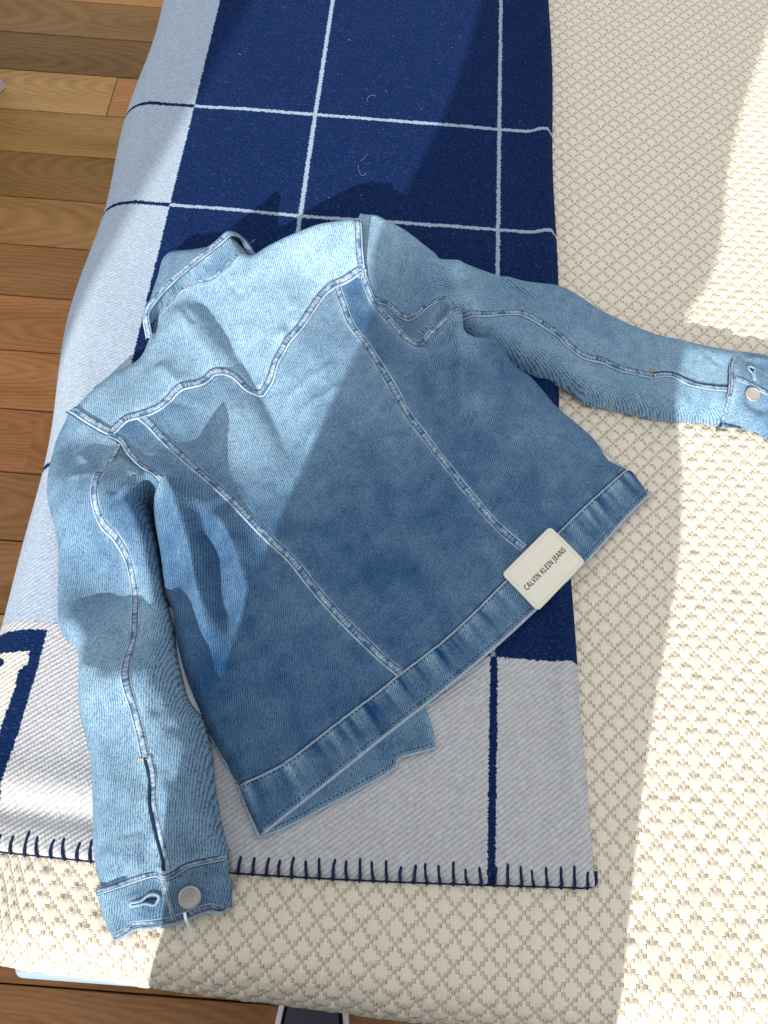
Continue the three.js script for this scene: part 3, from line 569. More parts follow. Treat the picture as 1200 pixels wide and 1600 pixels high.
part('hem_band', panel([...L.hemSeam, ...L.hemR.slice(1), ...rev(L.hemEdge).slice(1), ...rev(L.hemL).slice(1, -1)], bodyH, { angle: 0.2, tint: washAndLight(0.24, [[0.005, -0.145, 0.02, 0.35], [0.19, -0.30, 0.02, 0.2]], [[L.hemSeam, 0.006, 0.2], [L.hemEdge, 0.005, 0.22]], [[L.hemSeam, 0.020, 1.25], [L.hemEdge, 0.007, 0.5]]) }), denim, jacket);
// felled seams
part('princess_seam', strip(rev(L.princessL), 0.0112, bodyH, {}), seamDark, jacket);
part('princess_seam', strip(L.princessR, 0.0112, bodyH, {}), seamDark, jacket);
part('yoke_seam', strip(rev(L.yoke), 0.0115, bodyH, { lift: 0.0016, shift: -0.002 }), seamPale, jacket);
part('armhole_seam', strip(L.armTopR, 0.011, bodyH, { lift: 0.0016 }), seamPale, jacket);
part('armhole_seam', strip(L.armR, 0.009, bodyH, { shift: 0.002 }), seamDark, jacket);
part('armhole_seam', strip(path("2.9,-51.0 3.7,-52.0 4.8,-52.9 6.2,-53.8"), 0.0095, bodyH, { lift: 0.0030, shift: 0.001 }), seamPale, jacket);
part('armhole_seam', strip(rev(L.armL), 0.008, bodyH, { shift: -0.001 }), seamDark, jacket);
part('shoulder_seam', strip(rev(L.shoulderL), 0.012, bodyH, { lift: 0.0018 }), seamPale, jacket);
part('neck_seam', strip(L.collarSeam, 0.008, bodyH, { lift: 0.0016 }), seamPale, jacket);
part('hem_edge', cord(L.hemEdge, 0.0015, bodyH, { flat: 1, lift: 0.0007 }), edgeMat, jacket);
part('hem_edge', cord(L.hemL, 0.0013, (x, z) => TOP + 0.004, {}), edgeMat, jacket);
part('hem_stitching', strip(L.hemSeam, 0.0024, bodyH, { lift: 0.0010, shift: 0.0016, across: 4 }), edgeMat, jacket);
part('seam_shade_line', cord(L.hemSeam, 0.0008, bodyH, { lift: 0 }), std({ color: new THREE.Color().setRGB(0.02, 0.06, 0.14) }), jacket);  // dark cord standing in for the shade in the seam gap
part('side_seam', cord(L.sideR, 0.0017, bodyH, { lift: 0.001 }), edgeMat, jacket);
part('side_seam', cord(L.sideL, 0.0016, bodyH, { lift: 0.001 }), edgeMat, jacket);
// rows of stitches along the hem band
function stitchRow(p, off, H, len, gap, mat, name, parent, r = 0.00042) {
  const q = smooth(p, 0.001), geo = []; let s = 0, next = 0.002;
  for (let i = 2; i < q.length - 2; i++) {
    s += Math.hypot(q[i].x - q[i - 1].x, q[i].z - q[i - 1].z); if (s < next) continue; next = s + len + gap;
    const dx = q[i + 1].x - q[i - 1].x, dz = q[i + 1].z - q[i - 1].z, l = Math.hypot(dx, dz) || 1, tx = dx / l, tz = dz / l, x = q[i].x - tz * off, z = q[i].z + tx * off;
    const A = new THREE.Vector3(x, H(x, z) + 0.0003, z), B = new THREE.Vector3(x + tx * len, H(x + tx * len, z + tz * len) + 0.0003, z + tz * len);
    const d = B.clone().sub(A), g = new THREE.CylinderGeometry(r, r, d.length(), 5, 1); g.applyQuaternion(new THREE.Quaternion().setFromUnitVectors(new THREE.Vector3(0, 1, 0), d.clone().normalize())); const c = A.add(B).multiplyScalar(0.5); g.translate(c.x, c.y, c.z); geo.push(g);
  }
  if (!geo.length) return;
  const m = part(name, mergeGeometries(geo), mat, parent); m.userData.kind = 'stuff'; return m;
}
stitchRow(L.hemSeam, 0.0038, bodyH, 0.0022, 0.001, threadDark, 'stitching', jacket);
stitchRow(L.hemEdge, -0.004, bodyH, 0.0022, 0.001, threadDark, 'stitching', jacket);
// pale inside of the side opening beside the left sleeve
part('lining', panel(path("-19.9,-20.3! -19.0,-19.6 -17.4,-15.9 -15.9,-12.5 -14.7,-10.0! -16.0,-11.0 -17.2,-12.5 -18.4,-15.2"), (x, z) => TOP + 0.007, {}), std({ color: new THREE.Color().setRGB(0.62, 0.64, 0.66) }), jacket);

// ---------------------------------------------------------------- left sleeve
{
  const right = path("-20.8,-29.1! -21.8,-28.8 -22.6,-30.3 -22.7,-29.3 -21.8,-26.7 -21.1,-24.1 -20.2,-21.3 -18.9,-18.4 -18.1,-15.7 -17.2,-13.5 -16.4,-11.8 -15.6,-10.9 -14.8,-10.2 -14.2,-9.0 -13.5,-7.0 -12.6,-3.7 -11.5,-0.7 -10.7,0.8!");
  const left = path("-33.9,-40.6! -34.2,-39.1 -34.7,-36.8 -34.5,-33.2 -33.7,-29.8 -32.3,-27.0 -31.5,-24.3 -30.5,-19.9 -29.8,-17.6 -29.0,-16.6 -27.4,-15.4 -26.3,-13.0 -25.3,-9.3 -23.8,-5.7 -22.6,-1.3 -22.1,1.2 -21.0,4.2!");
  const cuffSeam = path("-21.0,4.2! -19.3,3.6 -18.0,3.1 -15.9,2.4 -15.1,2.6 -13.5,1.6 -12.2,1.2 -10.8,0.8!");
  const seam = path("-27.2,-36.1 -27.3,-33.3 -27.5,-31.3 -27.1,-28.4 -26.3,-26.6 -24.9,-25.4 -23.8,-23.9 -23.1,-22.0 -22.5,-19.9 -21.5,-16.0 -20.4,-12.2 -18.9,-8.5 -17.9,-5.9");
  const vent = path("-17.9,-5.9 -17.3,-4.3 -16.9,-2.3 -16.0,0.0 -15.1,2.3");
  const base = surface(pts("-33.4,-40.1,3.4 -31.1,-38.8,3.2 -28.6,-37.5,3.0 -25.7,-35.0,3.4 -21.5,-31.0,5.6 -19.8,-28.4,7.4 -31.9,-36.9,2.4 -29.4,-35.3,3.0 -32.5,-33.3,3.6 -27.7,-29.6,6.2 -24.8,-29.6,6.8 -21.9,-28.5,8.2 -20.8,-26.8,7.8 -29.6,-27.5,4.6 -25.0,-25.9,4.6 -22.0,-24.1,5.0 -30.4,-24.0,1.6 -27.2,-23.1,1.3 -24.2,-20.7,1.4 -20.1,-20.2,4.2 -28.1,-18.2,2.4 -25.0,-16.6,3.6 -21.9,-15.9,3.8 -18.4,-15.8,5.4 -22.8,-12.0,7.4 -20.0,-12.1,8.0 -17.5,-12.1,7.4 -15.6,-10.1,4.6 -20.8,-8.9,6.4 -21.5,-5.4,5.2 -18.2,-5.6,6.0 -14.4,-5.3,6.2 -16.0,-8.7,6.4 -18.3,-0.7,5.6 -13.7,-0.6,5.6 -20.1,2.2,4.4 -16.5,1.9,4.8 -12.2,0.5,4.8"));
  const fold = folds([
    ...creases(22, [-0.30, -0.14, -0.44, 0.03], 0.3, 1.6, 302),
    [path("-22.3,-29.6 -21.4,-26.1 -20.2,-22.3 -19.0,-18.8"), 0.008, 0.012, 0.012, 0.15, 0.3],
    [path("-25.2,-35.2 -23.8,-33.3 -22.4,-31.9 -21.4,-31.3"), 0.005, 0.007, 0.003, 0.1, 0.1],
    [path("-27.1,-35.0 -25.4,-34.4 -24.1,-33.5"), -0.004, 0.004, 0.007],
    [path("-31.3,-34.8 -29.5,-33.1 -28.6,-30.9"), 0.0045, 0.009, 0.004],
    [path("-14.9,-9.8 -14.4,-5.4 -12.7,-0.7"), 0.006, 0.012, 0.004, 0.2, 0.2],
    [path("-22.0,-7.4 -20.6,-4.0 -20.0,-0.2"), 0.003, 0.010, 0.006],
    [path("-16.2,-4.6 -15.2,-1.9 -14.6,0.9"), 0.004, 0.006, 0.004],
    [path("-24.1,-31.7 -24.9,-30.6 -25.8,-28.7"), -0.006, 0.004, 0.007, 0.1, 0.3],
    [path("-30.9,-30.9 -28.5,-31.5 -27.1,-30.8"), 0.004, 0.006, 0.006],
    [path("-27.5,-14.6 -24.9,-13.1 -22.1,-12.8"), 0.004, 0.010, 0.008],
    [path("-22.9,-8.9 -20.9,-9.6 -18.9,-9.4"), -0.003, 0.007, 0.007],
    [path("-17.2,-8.8 -15.1,-8.0 -13.4,-6.5"), -0.004, 0.007, 0.007],
    [path("-21.5,-2.9 -20.1,-2.1 -18.5,-2.1"), -0.0025, 0.006, 0.008],
    [path("-26.1,-27.6 -24.6,-28.8 -23.2,-30.2 -22.0,-31.0"), -0.008, 0.010, 0.010, 0.3, 0.2],
    [path("-29.8,-31.7 -28.4,-32.3 -26.8,-33.4"), -0.006, 0.008, 0.010],
    [path("-24.9,-15.4 -22.0,-15.1 -19.1,-14.7"), -0.002, 0.012, 0.02],
    [path("-14.7,-8.5 -14.8,-4.4 -13.4,-1.1"), -0.004, 0.012, 0.02],
    [path("-18.5,-13.1 -17.7,-10.9 -17.7,-8.8"), -0.004, 0.006, 0.006],
    [path("-17.7,-5.7 -16.7,-2.3 -15.1,2.0"), -0.004, 0.004, 0.008, 0.2, 0.05],
    [path("-20.6,1.3 -18.5,1.8 -16.5,1.5"), 0.005, 0.012, 0.010],
    [path("-21.1,4.0 -19.9,3.5 -18.8,3.1 -17.6,2.7"), -0.012, 0.006, 0.005, 0.05, 0.3],
    [path("-13.9,1.5 -12.2,0.8 -11.0,0.4"), -0.006, 0.006, 0.006, 0.2, 0.1],
  ]);
  const edge = edges([[left, 0.022], [right, 0.018]]);
  const H = (x, z) => TOP - 0.001 + Math.max(0.004, (base(x, z) + fold(x, z) + 0.0030 * (fbm(x * 18, z * 15, 55) - 0.5) + 0.001 * (fbm(x * 60, z * 60, 56) - 0.5)) * edge(x, z));
  const tint = washAndLight(0.50, [[-0.27, -0.36, 0.05, 0.22], [-0.24, -0.14, 0.05, 0.22], [-0.215, -0.2, 0.04, 0.15], [-0.18, -0.1, 0.03, 0.1], [-0.26, -0.12, 0.05, 0.15], [-0.25, -0.40, 0.06, 0.15], [-0.22, -0.27, 0.05, -0.25], [-0.24, -0.47, 0.035, -0.2], [-0.19, -0.02, 0.05, 0.1]], [[seam, 0.006, 0.25], [vent, 0.007, 0.4], [cuffSeam, 0.006, 0.1]]);  // base and spots paint in sunlit ridges and dim hollows; seam lines are wear
  const sleeve = part('sleeve', panel([...L.shoulderL, ...L.armL.slice(1), ...right.slice(1), ...rev(cuffSeam).slice(1), ...rev(left).slice(1, -1)], H, { angle: -0.1, tint }), denim, jacket);
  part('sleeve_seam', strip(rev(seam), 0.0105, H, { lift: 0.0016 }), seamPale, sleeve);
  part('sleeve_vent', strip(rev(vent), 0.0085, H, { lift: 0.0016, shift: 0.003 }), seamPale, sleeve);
  part('sleeve_vent', cord(vent, 0.0015, H, { lift: 0.0008 }), threadDark, sleeve);
  part('bar_tack', strip(path("-18.4,-5.8 -17.6,-5.8"), 0.0018, H, { lift: 0.0022, across: 3 }), threadTan, sleeve);
  wall(cuffSeam, H, BED + 0.001, std({ map: denimMap, color: new THREE.Color().setRGB(0.06, 0.15, 0.28) }), 'sleeve_light_stop', sleeve);  // added wall that keeps sun from leaking under the sleeve
  // cuff
  const cuffOut = [...cuffSeam, ...path("-10.4,2.7 -10.2,3.9 -10.1,4.7! -10.7,5.2 -11.5,5.1 -12.5,5.4 -13.3,5.8 -14.7,6.3 -16.3,6.6 -17.5,6.8 -18.3,7.5 -19.3,7.9! -20.1,6.7 -20.8,5.5")];
  const cbase = surface(pts("-20.9,4.4,2.2 -19.1,3.8,3.0 -16.6,2.9,3.6 -15.0,2.6,3.4 -13.2,1.8,3.4 -11.0,0.9,2.0 -19.9,6.9,1.6 -17.8,5.3,3.0 -15.9,4.7,3.0 -14.9,4.7,2.2 -13.1,3.8,2.4 -10.9,3.7,1.6 -17.9,6.7,1.6 -14.9,6.1,1.4 -11.6,4.9,1.2"));
  const cf = folds([[path("-18.9,4.9 -18.1,6.3 -17.5,6.9"), -0.006, 0.007, 0.010], [path("-17.6,3.9 -16.7,5.7 -16.2,6.6"), 0.004, 0.008, 0.008], [path("-12.0,1.6 -11.2,3.5 -11.1,5.0"), -0.004, 0.006, 0.007], [path("-15.4,2.6 -14.9,4.4 -14.6,6.3"), -0.004, 0.004, 0.006]]);
  const ce = edges([[path("-10.4,2.7 -10.2,3.9 -10.1,4.7! -10.7,5.2 -11.5,5.1 -12.5,5.4 -13.3,5.8 -14.7,6.3 -16.3,6.6 -17.5,6.8 -18.3,7.5 -19.3,7.9! -20.1,6.7 -20.8,5.5 -21.3,4.3"), 0.010]]);
  const CH = (x, z) => BED + 0.002 + Math.max(0.003, (cbase(x, z) + 0.006 + cf(x, z) + 0.002 * (fbm(x * 40, z * 40, 57) - 0.5)) * (0.25 + 0.75 * ce(x, z)));
  const cuff = part('cuff', panel(cuffOut, CH, { angle: 0.1, tint: washAndLight(0.34, [[-0.2, 0.05, 0.02, 0.25], [-0.10, 0.03, 0.015, 0.2]], [[cuffSeam, 0.007, 0.35]]) }), denim, sleeve);
  part('cuff_seam', strip(rev(cuffSeam), 0.0062, (x, z) => Math.max(CH(x, z), H(x, z) * 0.4 + CH(x, z) * 0.6), { lift: 0.0016, shift: -0.0018, across: 5 }), seamPale, sleeve);
  part('cuff_edge', cord(path("-10.3,4.8! -10.9,5.3 -11.6,5.2 -12.6,5.5 -13.5,5.9 -14.9,6.4 -16.5,6.7 -17.7,6.9 -18.5,7.5 -19.1,7.8"), 0.0016, CH, { lift: 0.0008 }), edgeMat, sleeve);
  part('cuff_hem', strip(rev(path("-10.6,4.7 -10.9,4.9 -11.7,4.8 -12.6,5.1 -13.5,5.5 -14.9,6.0 -16.5,6.3 -17.7,6.5 -18.4,7.1 -19.2,7.5")), 0.006, CH, { lift: 0.0012 }), seamDark, sleeve);
  part('cuff_placket', strip(path("-15.6,2.6 -15.0,4.4 -14.5,6.2"), 0.006, CH, { lift: 0.0022 }), seamPale, sleeve);
  button(sleeve, path("-13.2,4.1")[0], CH, 0.0090, 0.012);
  buttonhole(sleeve, path("-17.8,5.0 -17.0,4.8 -16.2,4.5 -15.6,4.5"), CH);
  const tagPath = [new THREE.Vector3(-0.133, 0.540, 0.0525), new THREE.Vector3(-0.131, 0.541, 0.057), new THREE.Vector3(-0.129, 0.530, 0.064), new THREE.Vector3(-0.128, 0.515, 0.074)];
  part('tag_string', new THREE.TubeGeometry(new THREE.CatmullRomCurve3(tagPath), 16, 0.0012, 6), threadWhite, sleeve);
}
function wall(p, H, y, mat, name, parent) {
  const q = smooth(p, 0.003), pos = [], uv = [], idx = [];
  q.forEach((a, i) => { for (let k = 0; k <= 2; k++) { pos.push(a.x, lerp(H(a.x, a.z), y, k / 2), a.z); uv.push(i * 0.003, k * 0.01); } if (i) for (let k = 0; k < 2; k++) { const o = (i - 1) * 3 + k; idx.push(o, o + 1, o + 3, o + 3, o + 1, o + 4); } });
  const g = new THREE.BufferGeometry(); g.setAttribute('position', new THREE.Float32BufferAttribute(pos, 3)); g.setAttribute('uv', new THREE.Float32BufferAttribute(uv, 2)); g.setIndex(idx); g.computeVertexNormals();
  part(name, g, mat, parent);
}
function button(parent, p, H, r, up) {
  const prof = [[0, 0.0022], [0.55, 0.0024], [0.72, 0.0030], [0.80, 0.0026], [0.9, 0.0031], [1, 0.0022], [0.98, 0.0008], [0.6, 0], [0.3, -0.004], [0, -0.006]].map(([a, b]) => new THREE.Vector2(a * r, b));
  const star = []; for (let k = 0; k < 10; k++) { const b = new THREE.SphereGeometry(r * 0.085, 8, 6); b.translate(Math.cos(k * 0.628) * r * 0.42, 0.0024, Math.sin(k * 0.628) * r * 0.42); star.push(b); }
  const tor = new THREE.TorusGeometry(r * 0.84, r * 0.07, 8, 36); tor.rotateX(Math.PI / 2); tor.translate(0, 0.0028, 0);
  const cap = new THREE.TorusGeometry(r * 0.2, r * 0.06, 6, 20); cap.rotateX(Math.PI / 2); cap.translate(0, 0.0023, 0);
  const g = mergeGeometries([new THREE.LatheGeometry(prof, 36), tor, cap, ...star]);
  const m = part('button', g, new THREE.MeshStandardMaterial({ color: new THREE.Color().setRGB(0.42, 0.41, 0.385), metalness: 0.6, roughness: 0.45, side: THREE.DoubleSide }), parent, 'round silver metal button');
  m.position.set(p.x, H(p.x, p.z) + 0.004, p.z); m.rotation.set(0.22, 0, -0.12);
}
function buttonhole(parent, p, H) {
  const c = smooth(p, 0.001), n = c.length, ring = [];
  for (const [s, k] of [[1, 0], [-1, 1]]) for (let i = 0; i < n; i++) { const j = k ? n - 1 - i : i, a = c[Math.max(0, j - 1)], b = c[Math.min(n - 1, j + 1)], l = Math.hypot(b.x - a.x, b.z - a.z) || 1, t = j / (n - 1), w = 0.0012 + 0.0028 * sm(0.45, 0.8, t) * sm(1.12, 0.85, t); ring.push({ x: c[j].x - (b.z - a.z) / l * w * s, z: c[j].z + (b.x - a.x) / l * w * s }); }
  ring.push(ring[0]);
  const m = part('buttonhole', cord(ring.filter((_, i) => i % 3 === 0 || i === ring.length - 1), 0.0012, H, { lift: 0.0012, step: 0.0015 }), std({ color: new THREE.Color().setRGB(0.26, 0.38, 0.50) }), parent);
  part('buttonhole', cord(p, 0.0011, H, { lift: 0.0004, step: 0.002 }), threadDark, parent);
}

// ---------------------------------------------------------------- right sleeve
{
  const top = path("-5.9,-68.3! -4.9,-68.5 -3.4,-68.6 -2.5,-68.3 0.5,-66.9 3.1,-64.9 4.6,-63.7 6.4,-63.6 10.0,-62.8 14.2,-62.1 17.8,-61.9 19.9,-61.2 23.9,-59.0 28.7,-57.1 31.9,-56.4 35.1,-55.8 38.7,-55.4 39.0,-55.4!");
  const bot = path("6.4,-55.6! 6.7,-54.4 7.2,-53.4 8.2,-52.6 9.3,-52.1 11.0,-51.7 12.7,-51.2 14.7,-50.3 16.6,-49.5 18.1,-48.9 19.5,-48.2 21.0,-47.1 24.2,-46.7 29.0,-45.9 31.7,-45.8 34.1,-45.9 36.4,-45.6!");
  const cuffSeam = path("38.4,-54.6! 38.0,-53.7 37.1,-52.0 36.7,-49.6 36.6,-48.4 36.3,-47.0 36.5,-46.2 35.8,-45.0!"), cuffSeamIn = path("38.1,-54.0 37.1,-52.0 36.7,-49.6 36.6,-48.4 36.3,-47.0 36.3,-46.3 36.1,-45.7");
  const seam = path("-2.9,-56.4 -1.2,-56.8 0.1,-56.1 1.6,-55.6 2.6,-56.2 4.3,-57.1 5.5,-56.4 7.1,-55.4 8.8,-55.1 11.3,-55.7 13.3,-56.0 15.3,-55.1 17.7,-53.5 19.1,-52.2 20.5,-51.4 22.4,-51.2 25.3,-50.3 28.0,-49.9");
  const vent = path("28.2,-50.2 30.4,-50.4 32.3,-49.5 33.8,-49.3 36.4,-49.3");
  const base = surface(pts("-5.6,-64.9,5.4 -4.4,-58.7,4.6 -2.5,-56.4,3.6 1.3,-52.3,2.9 2.7,-52.0,2.8 4.7,-52.9,4.0 6.2,-53.8,4.2 -3.4,-63.3,5.0 -2.2,-61.7,4.8 0.3,-62.7,4.3 2.2,-61.1,4.2 3.7,-59.8,4.0 -1.1,-57.0,1.9 1.2,-55.3,1.5 0.1,-56.2,1.6 6.6,-58.8,4.4 8.2,-54.0,4.0 11.7,-59.3,3.4 12.4,-53.7,3.8 16.0,-56.7,3.8 16.7,-51.8,3.4 21.7,-55.6,3.6 22.8,-49.1,3.4 28.1,-53.2,3.0 29.1,-48.3,3.0 33.6,-52.0,3.0 34.6,-47.3,2.8 37.2,-52.3,3.0 36.7,-46.8,2.6"));
  const fold = folds([
    ...creases(22, [-0.03, 0.36, -0.66, -0.46], 1.0, 1.8, 303),
    [path("6.8,-62.4 6.0,-60.5 4.8,-57.6"), 0.006, 0.010, 0.012],
    [path("4.4,-61.2 3.0,-58.8 2.1,-56.5"), -0.004, 0.012, 0.012],
    [path("10.5,-61.0 12.7,-59.8 15.1,-58.4 16.8,-58.2"), 0.009, 0.013, 0.004],
    [path("3.2,-51.8 3.9,-54.3 5.2,-55.5 6.3,-54.7"), 0.018, 0.010, 0.009, 0.12, 0.12],
    [path("7.9,-54.1 11.7,-51.9 15.8,-49.7"), -0.004, 0.005, 0.007],
    [path("21.6,-57.9 23.7,-55.5 24.2,-52.1"), -0.003, 0.010, 0.008],
    [path("31.4,-47.8 33.4,-47.2 35.4,-46.6"), -0.003, 0.006, 0.008],
    [path("-2.2,-61.1 0.8,-59.5 2.3,-57.9"), -0.003, 0.010, 0.010],
    [path("8.4,-56.7 11.6,-57.7 15.9,-58.4 19.6,-59.5"), -0.003, 0.014, 0.014],
    [path("6.8,-53.4 9.9,-52.5 14.4,-50.4"), 0.004, 0.012, 0.010],
    [path("17.9,-49.0 22.0,-50.2 26.0,-48.1"), -0.003, 0.016, 0.016],
    [path("1.1,-55.2 2.1,-56.0 3.8,-56.9"), 0.006, 0.009, 0.008],
    [path("-1.8,-55.7 0.4,-54.1 2.3,-52.2"), -0.005, 0.010, 0.010],
  ]);
  const edge = edges([[top.slice(1, 7), 0.020], [top.slice(6), 0.026], [bot, 0.020]]);
  const H = (x, z) => BED + 0.007 * sm(0.24, 0.17, x) + 0.001 + Math.max(0.004, (base(x, z) + fold(x, z) + 0.0028 * (fbm(x * 17, z * 17, 65) - 0.5) + 0.001 * (fbm(x * 60, z * 60, 66) - 0.5)) * edge(x, z));
  const sleeve = part('sleeve', panel([...L.armTopR, ...L.armR.slice(1), ...bot.slice(1), ...rev(cuffSeam).slice(1), ...rev(top).slice(1, -1)], H, { angle: -0.9, tint: washAndLight(0.55, [[-0.03, -0.66, 0.05, 0.30], [0.06, -0.60, 0.012, 0.35], [0.075, -0.565, 0.014, 0.3], [0.34, -0.5, 0.08, 0.16], [0.01, -0.56, 0.03, -0.12]], [[seam, 0.006, 0.12], [vent, 0.007, 0.2], [L.armTopR, 0.01, 0.25]]) }), denim, jacket);  // paler base and shoulder spot paint in sky light and sun
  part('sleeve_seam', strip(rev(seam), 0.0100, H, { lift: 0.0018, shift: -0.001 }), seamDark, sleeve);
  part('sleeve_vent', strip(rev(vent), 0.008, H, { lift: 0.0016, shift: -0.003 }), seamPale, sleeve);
  part('sleeve_vent', cord(vent, 0.0010, H, { lift: 0.0008 }), threadDark, sleeve);
  part('bar_tack', strip(path("28.0,-50.7 28.1,-49.9"), 0.0016, H, { lift: 0.0024, across: 3 }), threadTan, sleeve);
  wall(cuffSeam, H, BED + 0.001, std({ map: denimMap, color: new THREE.Color().setRGB(0.06, 0.15, 0.28) }), 'sleeve_light_stop', sleeve);  // added wall below the cuff seam, blocks stray sunlight
  const rim = path("39.3,-55.8! 40.4,-55.7 42.2,-55.4 44.3,-54.8 46.1,-54.1! 45.6,-50.8 44.5,-46.6 43.0,-43.7! 40.8,-44.8 39.0,-45.3 36.6,-45.9!");
  const cuffOut = [...cuffSeam, ...rev(rim).slice(1, -1)];
  const cb = surface(pts("39.3,-55.9,1.4 37.0,-51.8,3.2 36.5,-49.1,3.4 36.6,-47.3,2.6 36.7,-46.0,1.4 40.9,-54.8,1.8 38.9,-50.3,3.2 38.9,-48.3,2.8 38.8,-46.3,2.4 43.0,-52.3,2.6 42.6,-49.1,2.4 42.2,-45.5,1.6"));
  const cf = folds([[path("37.9,-48.5 39.2,-47.5 41.2,-47.1"), -0.006, 0.005, 0.008], [path("38.8,-53.2 40.3,-53.8 42.1,-53.5"), 0.003, 0.006, 0.006]]);
  const ce = edges([[rim, 0.014]]);
  const CH = (x, z) => BED + 0.001 + Math.max(0.003, (cb(x, z) + cf(x, z) + 0.002 * (fbm(x * 40, z * 40, 67) - 0.5)) * (0.15 + 0.85 * ce(x, z)));
  part('cuff', panel(cuffOut, CH, { angle: 0.9, tint: washAndLight(0.5, [], [[cuffSeam, 0.009, 0.3]]) }), denim, sleeve);
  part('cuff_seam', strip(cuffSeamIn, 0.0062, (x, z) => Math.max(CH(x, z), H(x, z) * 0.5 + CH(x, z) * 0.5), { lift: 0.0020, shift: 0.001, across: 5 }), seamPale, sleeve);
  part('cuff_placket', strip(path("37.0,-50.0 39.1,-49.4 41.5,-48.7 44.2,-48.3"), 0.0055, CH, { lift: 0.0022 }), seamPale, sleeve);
  button(sleeve, path("38.8,-48.3")[0], CH, 0.0085, 0.01);
  buttonhole(sleeve, path("39.3,-50.2 39.3,-50.8 39.2,-51.4 39.3,-52.1"), CH);
}

// ---------------------------------------------------------------- collar and the front of the jacket showing past it
{
  const cr = L.crest, cs = L.collarSeam;
  const crS = smooth(cr, 0.003), csS = smooth(cs, 0.003);
  const pucker = folds([[path("-24.5,-56.1 -22.9,-57.4 -20.9,-58.1"), -0.016, 0.007, 0.008, 0.3, 0.3], [path("-23.1,-56.3 -23.4,-57.3"), 0.004, 0.003, 0.003], [path("-22.3,-56.5 -22.8,-57.6"), 0.004, 0.003, 0.003], [path("-21.5,-56.8 -22.1,-57.8"), 0.004, 0.003, 0.003], [path("-21.0,-58.8 -18.6,-61.8"), 0.004, 0.006, 0.006], [path("-21.9,-59.6 -20.2,-60.7"), -0.004, 0.005, 0.005]]);
  const H = (x, z) => { const a = toLine(crS, x, z).d, b = toLine(csS, x, z), t = b.d / (a + b.d + 1e-6); return bodyHraw(x, z) + 0.0205 * Math.pow(t, 0.7) * sm(0, 0.2, b.t + 0.05) * sm(1.03, 0.85, b.t) - 0.028 * sm(0.86, 1.0, b.t) + pucker(x, z) * Math.sin(Math.PI * t); };
  const bodyHraw = (x, z) => TOP + bodyBase(x, z) * 0.96;
  const collar = part('collar', panel([...cs, ...rev(cr)], H, { angle: -0.5, cell: 0.0014, tint: washAndLight(0.5, [], [[cr, 0.005, 0.3]]) }), denim, jacket);
  part('collar_edge', strip(cr, 0.0085, (x, z) => { const e = toLine(crS, x, z); return bodyHraw(x, z) + 0.021 * sm(0, 0.15, e.t + 0.03) * sm(1.03, 0.84, e.t) - 0.3 * Math.max(0, e.d - 0.002) - 0.034 * sm(0.80, 1.0, e.t); }, { lift: 0.0016 }), seamPale, collar);
  { // the inside of the collar, standing behind its edge
    const pos = [], uv = [], idx = [], n = crS.length;
    for (let i = 0; i < n; i++) { const q = crS[i], e = i / (n - 1), y1 = bodyHraw(q.x, q.z) + 0.021 * sm(0, 0.15, e + 0.03) * sm(1.03, 0.84, e) - 0.034 * sm(0.8, 1, e); for (let k = 0; k <= 4; k++) { const t = k / 4; pos.push(q.x - 0.002 * t, lerp(y1, TOP + 0.012, t), q.z - 0.003 - 0.006 * Math.sin(t * 2)); uv.push(i * 0.003, t * 0.04); } if (i) for (let k = 0; k < 4; k++) { const o = (i - 1) * 5 + k; idx.push(o, o + 1, o + 5, o + 5, o + 1, o + 6); } }
    const g = new THREE.BufferGeometry(); g.setAttribute('position', new THREE.Float32BufferAttribute(pos, 3)); g.setAttribute('uv', new THREE.Float32BufferAttribute(uv, 2)); g.setIndex(idx); g.computeVertexNormals();
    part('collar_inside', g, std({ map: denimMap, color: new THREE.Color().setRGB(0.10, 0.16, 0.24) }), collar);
  }
  const back = path("-17.3,-64.2! -18.3,-63.2 -20.5,-61.1 -23.9,-58.9 -26.2,-55.6 -27.7,-51.8! -28.2,-53.5 -28.4,-55.7 -28.2,-58.9 -28.1,-61.2 -27.3,-62.3 -26.0,-62.7 -24.6,-63.0 -22.8,-63.6 -21.4,-64.1 -19.9,-64.7");
  const bl = edges([[path("-27.7,-51.8 -28.2,-53.5 -28.4,-55.7 -28.2,-58.9 -28.1,-61.2 -27.3,-62.3 -26.0,-62.7 -24.6,-63.0 -22.8,-63.6 -21.4,-64.1 -19.9,-64.7 -18.4,-64.5"), 0.02]]);
  part('front_panel', panel(back, (x, z) => TOP + 0.003 + 0.028 * bl(x, z), { angle: 0.3, tint: washAndLight(0.45) }), denim, jacket);
}
